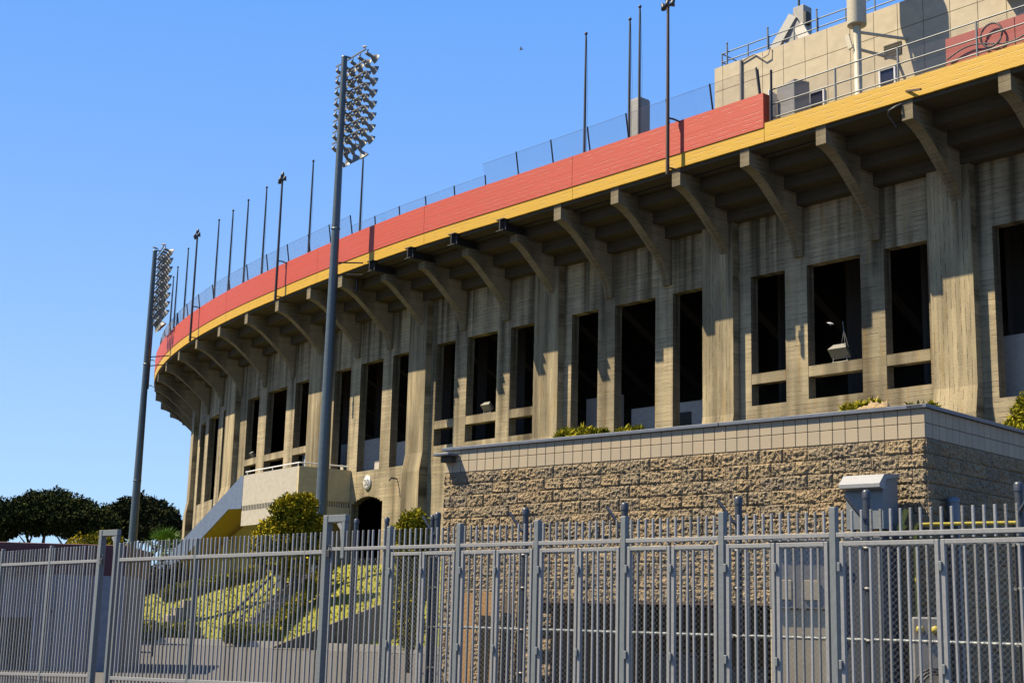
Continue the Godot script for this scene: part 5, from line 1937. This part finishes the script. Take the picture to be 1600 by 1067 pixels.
func build_birds():
	var body := MB.new()
	body.lathe(Transform3D(Basis(Vector3.RIGHT, -PI / 2 + 0.25), Vector3(0, 0.11, 0)), [Vector2(0.0, -0.20), Vector2(0.02, -0.17), Vector2(0.05, -0.06), Vector2(0.055, 0.02), Vector2(0.035, 0.09), Vector2(0.034, 0.12), Vector2(0.022, 0.155), Vector2(0.006, 0.165), Vector2(0.0, 0.20)], 10)
	for s in [-0.02, 0.02]:
		body.tube([Vector3(s, 0.07, 0), Vector3(s, 0.0, 0)], [0.005], 5)
	var bm := body.mesh()
	var f := frame(10.33, -1.25, 22.55)
	var g := frame(17.66, -1.25, 20.12)
	for e in [[f.origin - f.basis.z * 0.3 + f.basis.x * 1.1 + Vector3.UP * 0.26, 0.6, "gull perched on the top crossarm of the nearer floodlight mast"], [g.origin + Vector3.UP * 0.05, 2.0, "gull perched on the pole top of the far floodlight mast"], [g.origin - g.basis.z * 0.3 + g.basis.x * 1.0 + Vector3.UP * 0.05, 1.2, "gull perched at the lamp end of the far floodlight mast"]]:
		var o := thing("bird", e[2], "bird", "perched birds", e[0])
		put("body", bm, M.bird, o)
		o.rotation.y = e[1]
	var fl := thing("flying_bird", "tiny bird gliding high in the empty blue sky", "bird", "", Vector3(0.09, 32.4, -72.0))
	var m := MB.new()
	m.lathe(Transform3D(Basis(Vector3.FORWARD, 1.45), Vector3.ZERO), [Vector2(0, -0.16), Vector2(0.035, -0.05), Vector2(0.035, 0.05), Vector2(0, 0.15)], 8)
	m.tri(Vector3(-0.05, 0.02, 0), Vector3(0.05, 0.02, 0), Vector3(-0.02, 0.07, 0.33), Vector3.UP)
	m.tri(Vector3(-0.05, 0.02, 0), Vector3(0.05, 0.02, 0), Vector3(-0.02, 0.09, -0.33), Vector3.UP)
	put("body", m, M.bird, fl)
	var white := thing("flying_bird", "small pale bird flying in the dark opening beside the floodlight", "bird", "", W(2.47, 2.3, 8.78))
	put("body", m.mesh() if false else bm, M.white_frame, white)
	white.rotation.y = 1.2
	white.scale = Vector3.ONE * 0.55

func build_floodlights():
	# floodlights standing on the crossbeams of three openings
	var i := 0
	for e in [[2.45, 2.72, 7.72, 0.62, "boxy floodlight on a stand in the middle opening above the block wall corner"], [8.38, 2.72, 7.72, 0.5, "boxy floodlight in the opening left of the wall-top shrubs"], [15.38, 2.72, 7.72, 0.42, "boxy floodlight on the crossbeam above the stair landing"]]:
		var o := thing("opening_floodlight", e[4], "floodlight", "floodlights in the wall openings", W(e[0], e[1], e[2]))
		var f := frame(e[0], 0, 0).basis
		var s: float = e[3]
		var h := MB.new()
		var t := Transform3D(f * Basis(Vector3.RIGHT, 0.75), Vector3.UP * s * 0.55)
		h.poly_prism([Vector2(-0.36 * s, -0.16 * s), Vector2(0.36 * s, -0.16 * s), Vector2(0.52 * s, 0.2 * s), Vector2(-0.52 * s, 0.2 * s)], t * Transform3D(Basis(Vector3.RIGHT, PI / 2), Vector3(0, 0, 0.0)) * Transform3D(Basis(), Vector3(0, 0, -0.3 * s)), 0.6 * s)
		put("housing", h, M.lamp_grey, o)
		var st := MB.new()
		for x in [-0.4, 0.4]:
			st.tube([f * Vector3(x * s, 0, 0.05), f * Vector3(x * s * 0.9, s * 0.5, 0)], [0.014], 6)
		st.tube([f * Vector3(-0.45 * s, 0.015, 0.05), f * Vector3(0.45 * s, 0.015, 0.05)], [0.014], 6)
		if i == 0:
			st.tube([f * Vector3(0.1, s * 0.7, -0.1), f * Vector3(0.02, 1.25, -0.1)], [0.012], 6)
			for q in [-0.12, 0.14]:
				st.tube([f * Vector3(0.06 + q, s * 0.75, -0.1), f * Vector3(0.05, 1.0, -0.1)], [0.008], 5)
		put("stand", st, M.lamp_grey, o)
		i += 1

func _ready():
	# camera, sky, sun, exposure
	var cam := Camera3D.new()
	cam.name = "camera"
	cam.fov = 27.513
	cam.near = 0.05
	cam.far = 4000.0
	cam.transform = Transform3D(Basis(Vector3.RIGHT, 0.19764) * Basis(Vector3.BACK, 0.025392), Vector3(0, EYE, 0))
	add_child(cam)
	cam.current = true
	var sky_m := ProceduralSkyMaterial.new()
	sky_m.sky_top_color = col(0.050, 0.180, 0.51)
	sky_m.sky_horizon_color = col(0.31, 0.455, 0.58)
	sky_m.sky_curve = 0.165
	sky_m.ground_bottom_color = col(0.14, 0.13, 0.11)
	sky_m.ground_horizon_color = col(0.40, 0.45, 0.5)
	sky_m.sun_angle_max = 1.0
	var sky := Sky.new()
	sky.sky_material = sky_m
	var env := Environment.new()
	env.background_mode = Environment.BG_SKY
	env.sky = sky
	env.background_energy_multiplier = 1.0
	env.tonemap_mode = Environment.TONE_MAPPER_LINEAR
	env.tonemap_exposure = 2.6
	env.sdfgi_enabled = true
	env.ssao_enabled = true
	env.ssil_enabled = true
	var we := WorldEnvironment.new()
	we.name = "environment"
	we.environment = env
	add_child(we)
	var sun := DirectionalLight3D.new()
	sun.name = "sun"
	sun.light_energy = 1.6
	sun.light_color = Color(1.0, 0.93, 0.80)
	sun.light_angular_distance = 0.5
	sun.shadow_enabled = true
	sun.sky_mode = DirectionalLight3D.SKY_MODE_LIGHT_ONLY
	sun.basis = Basis.looking_at(Vector3(0.585, -0.81, 0.015), Vector3.UP)
	add_child(sun)

	make_materials()
	M.palm_leaf = tri_mat(col(0.10, 0.22, 0.02), 0.6, 0.0, M.bark.albedo_texture, 1.0)
	M.palm_leaf.backlight_enabled = true
	M.palm_leaf.backlight = Color(0.3, 0.4, 0.1)
	make_plan()
	build_ground()
	build_stand()
	build_sign()
	build_landing()
	build_roof_building()
	build_block_building()
	build_rim_fixtures()
	build_masts()
	build_slope()
	build_booth()
	build_yard()
	build_floodlights()
	build_planting()
	build_chain_fence()
	build_fence()
	build_birds()
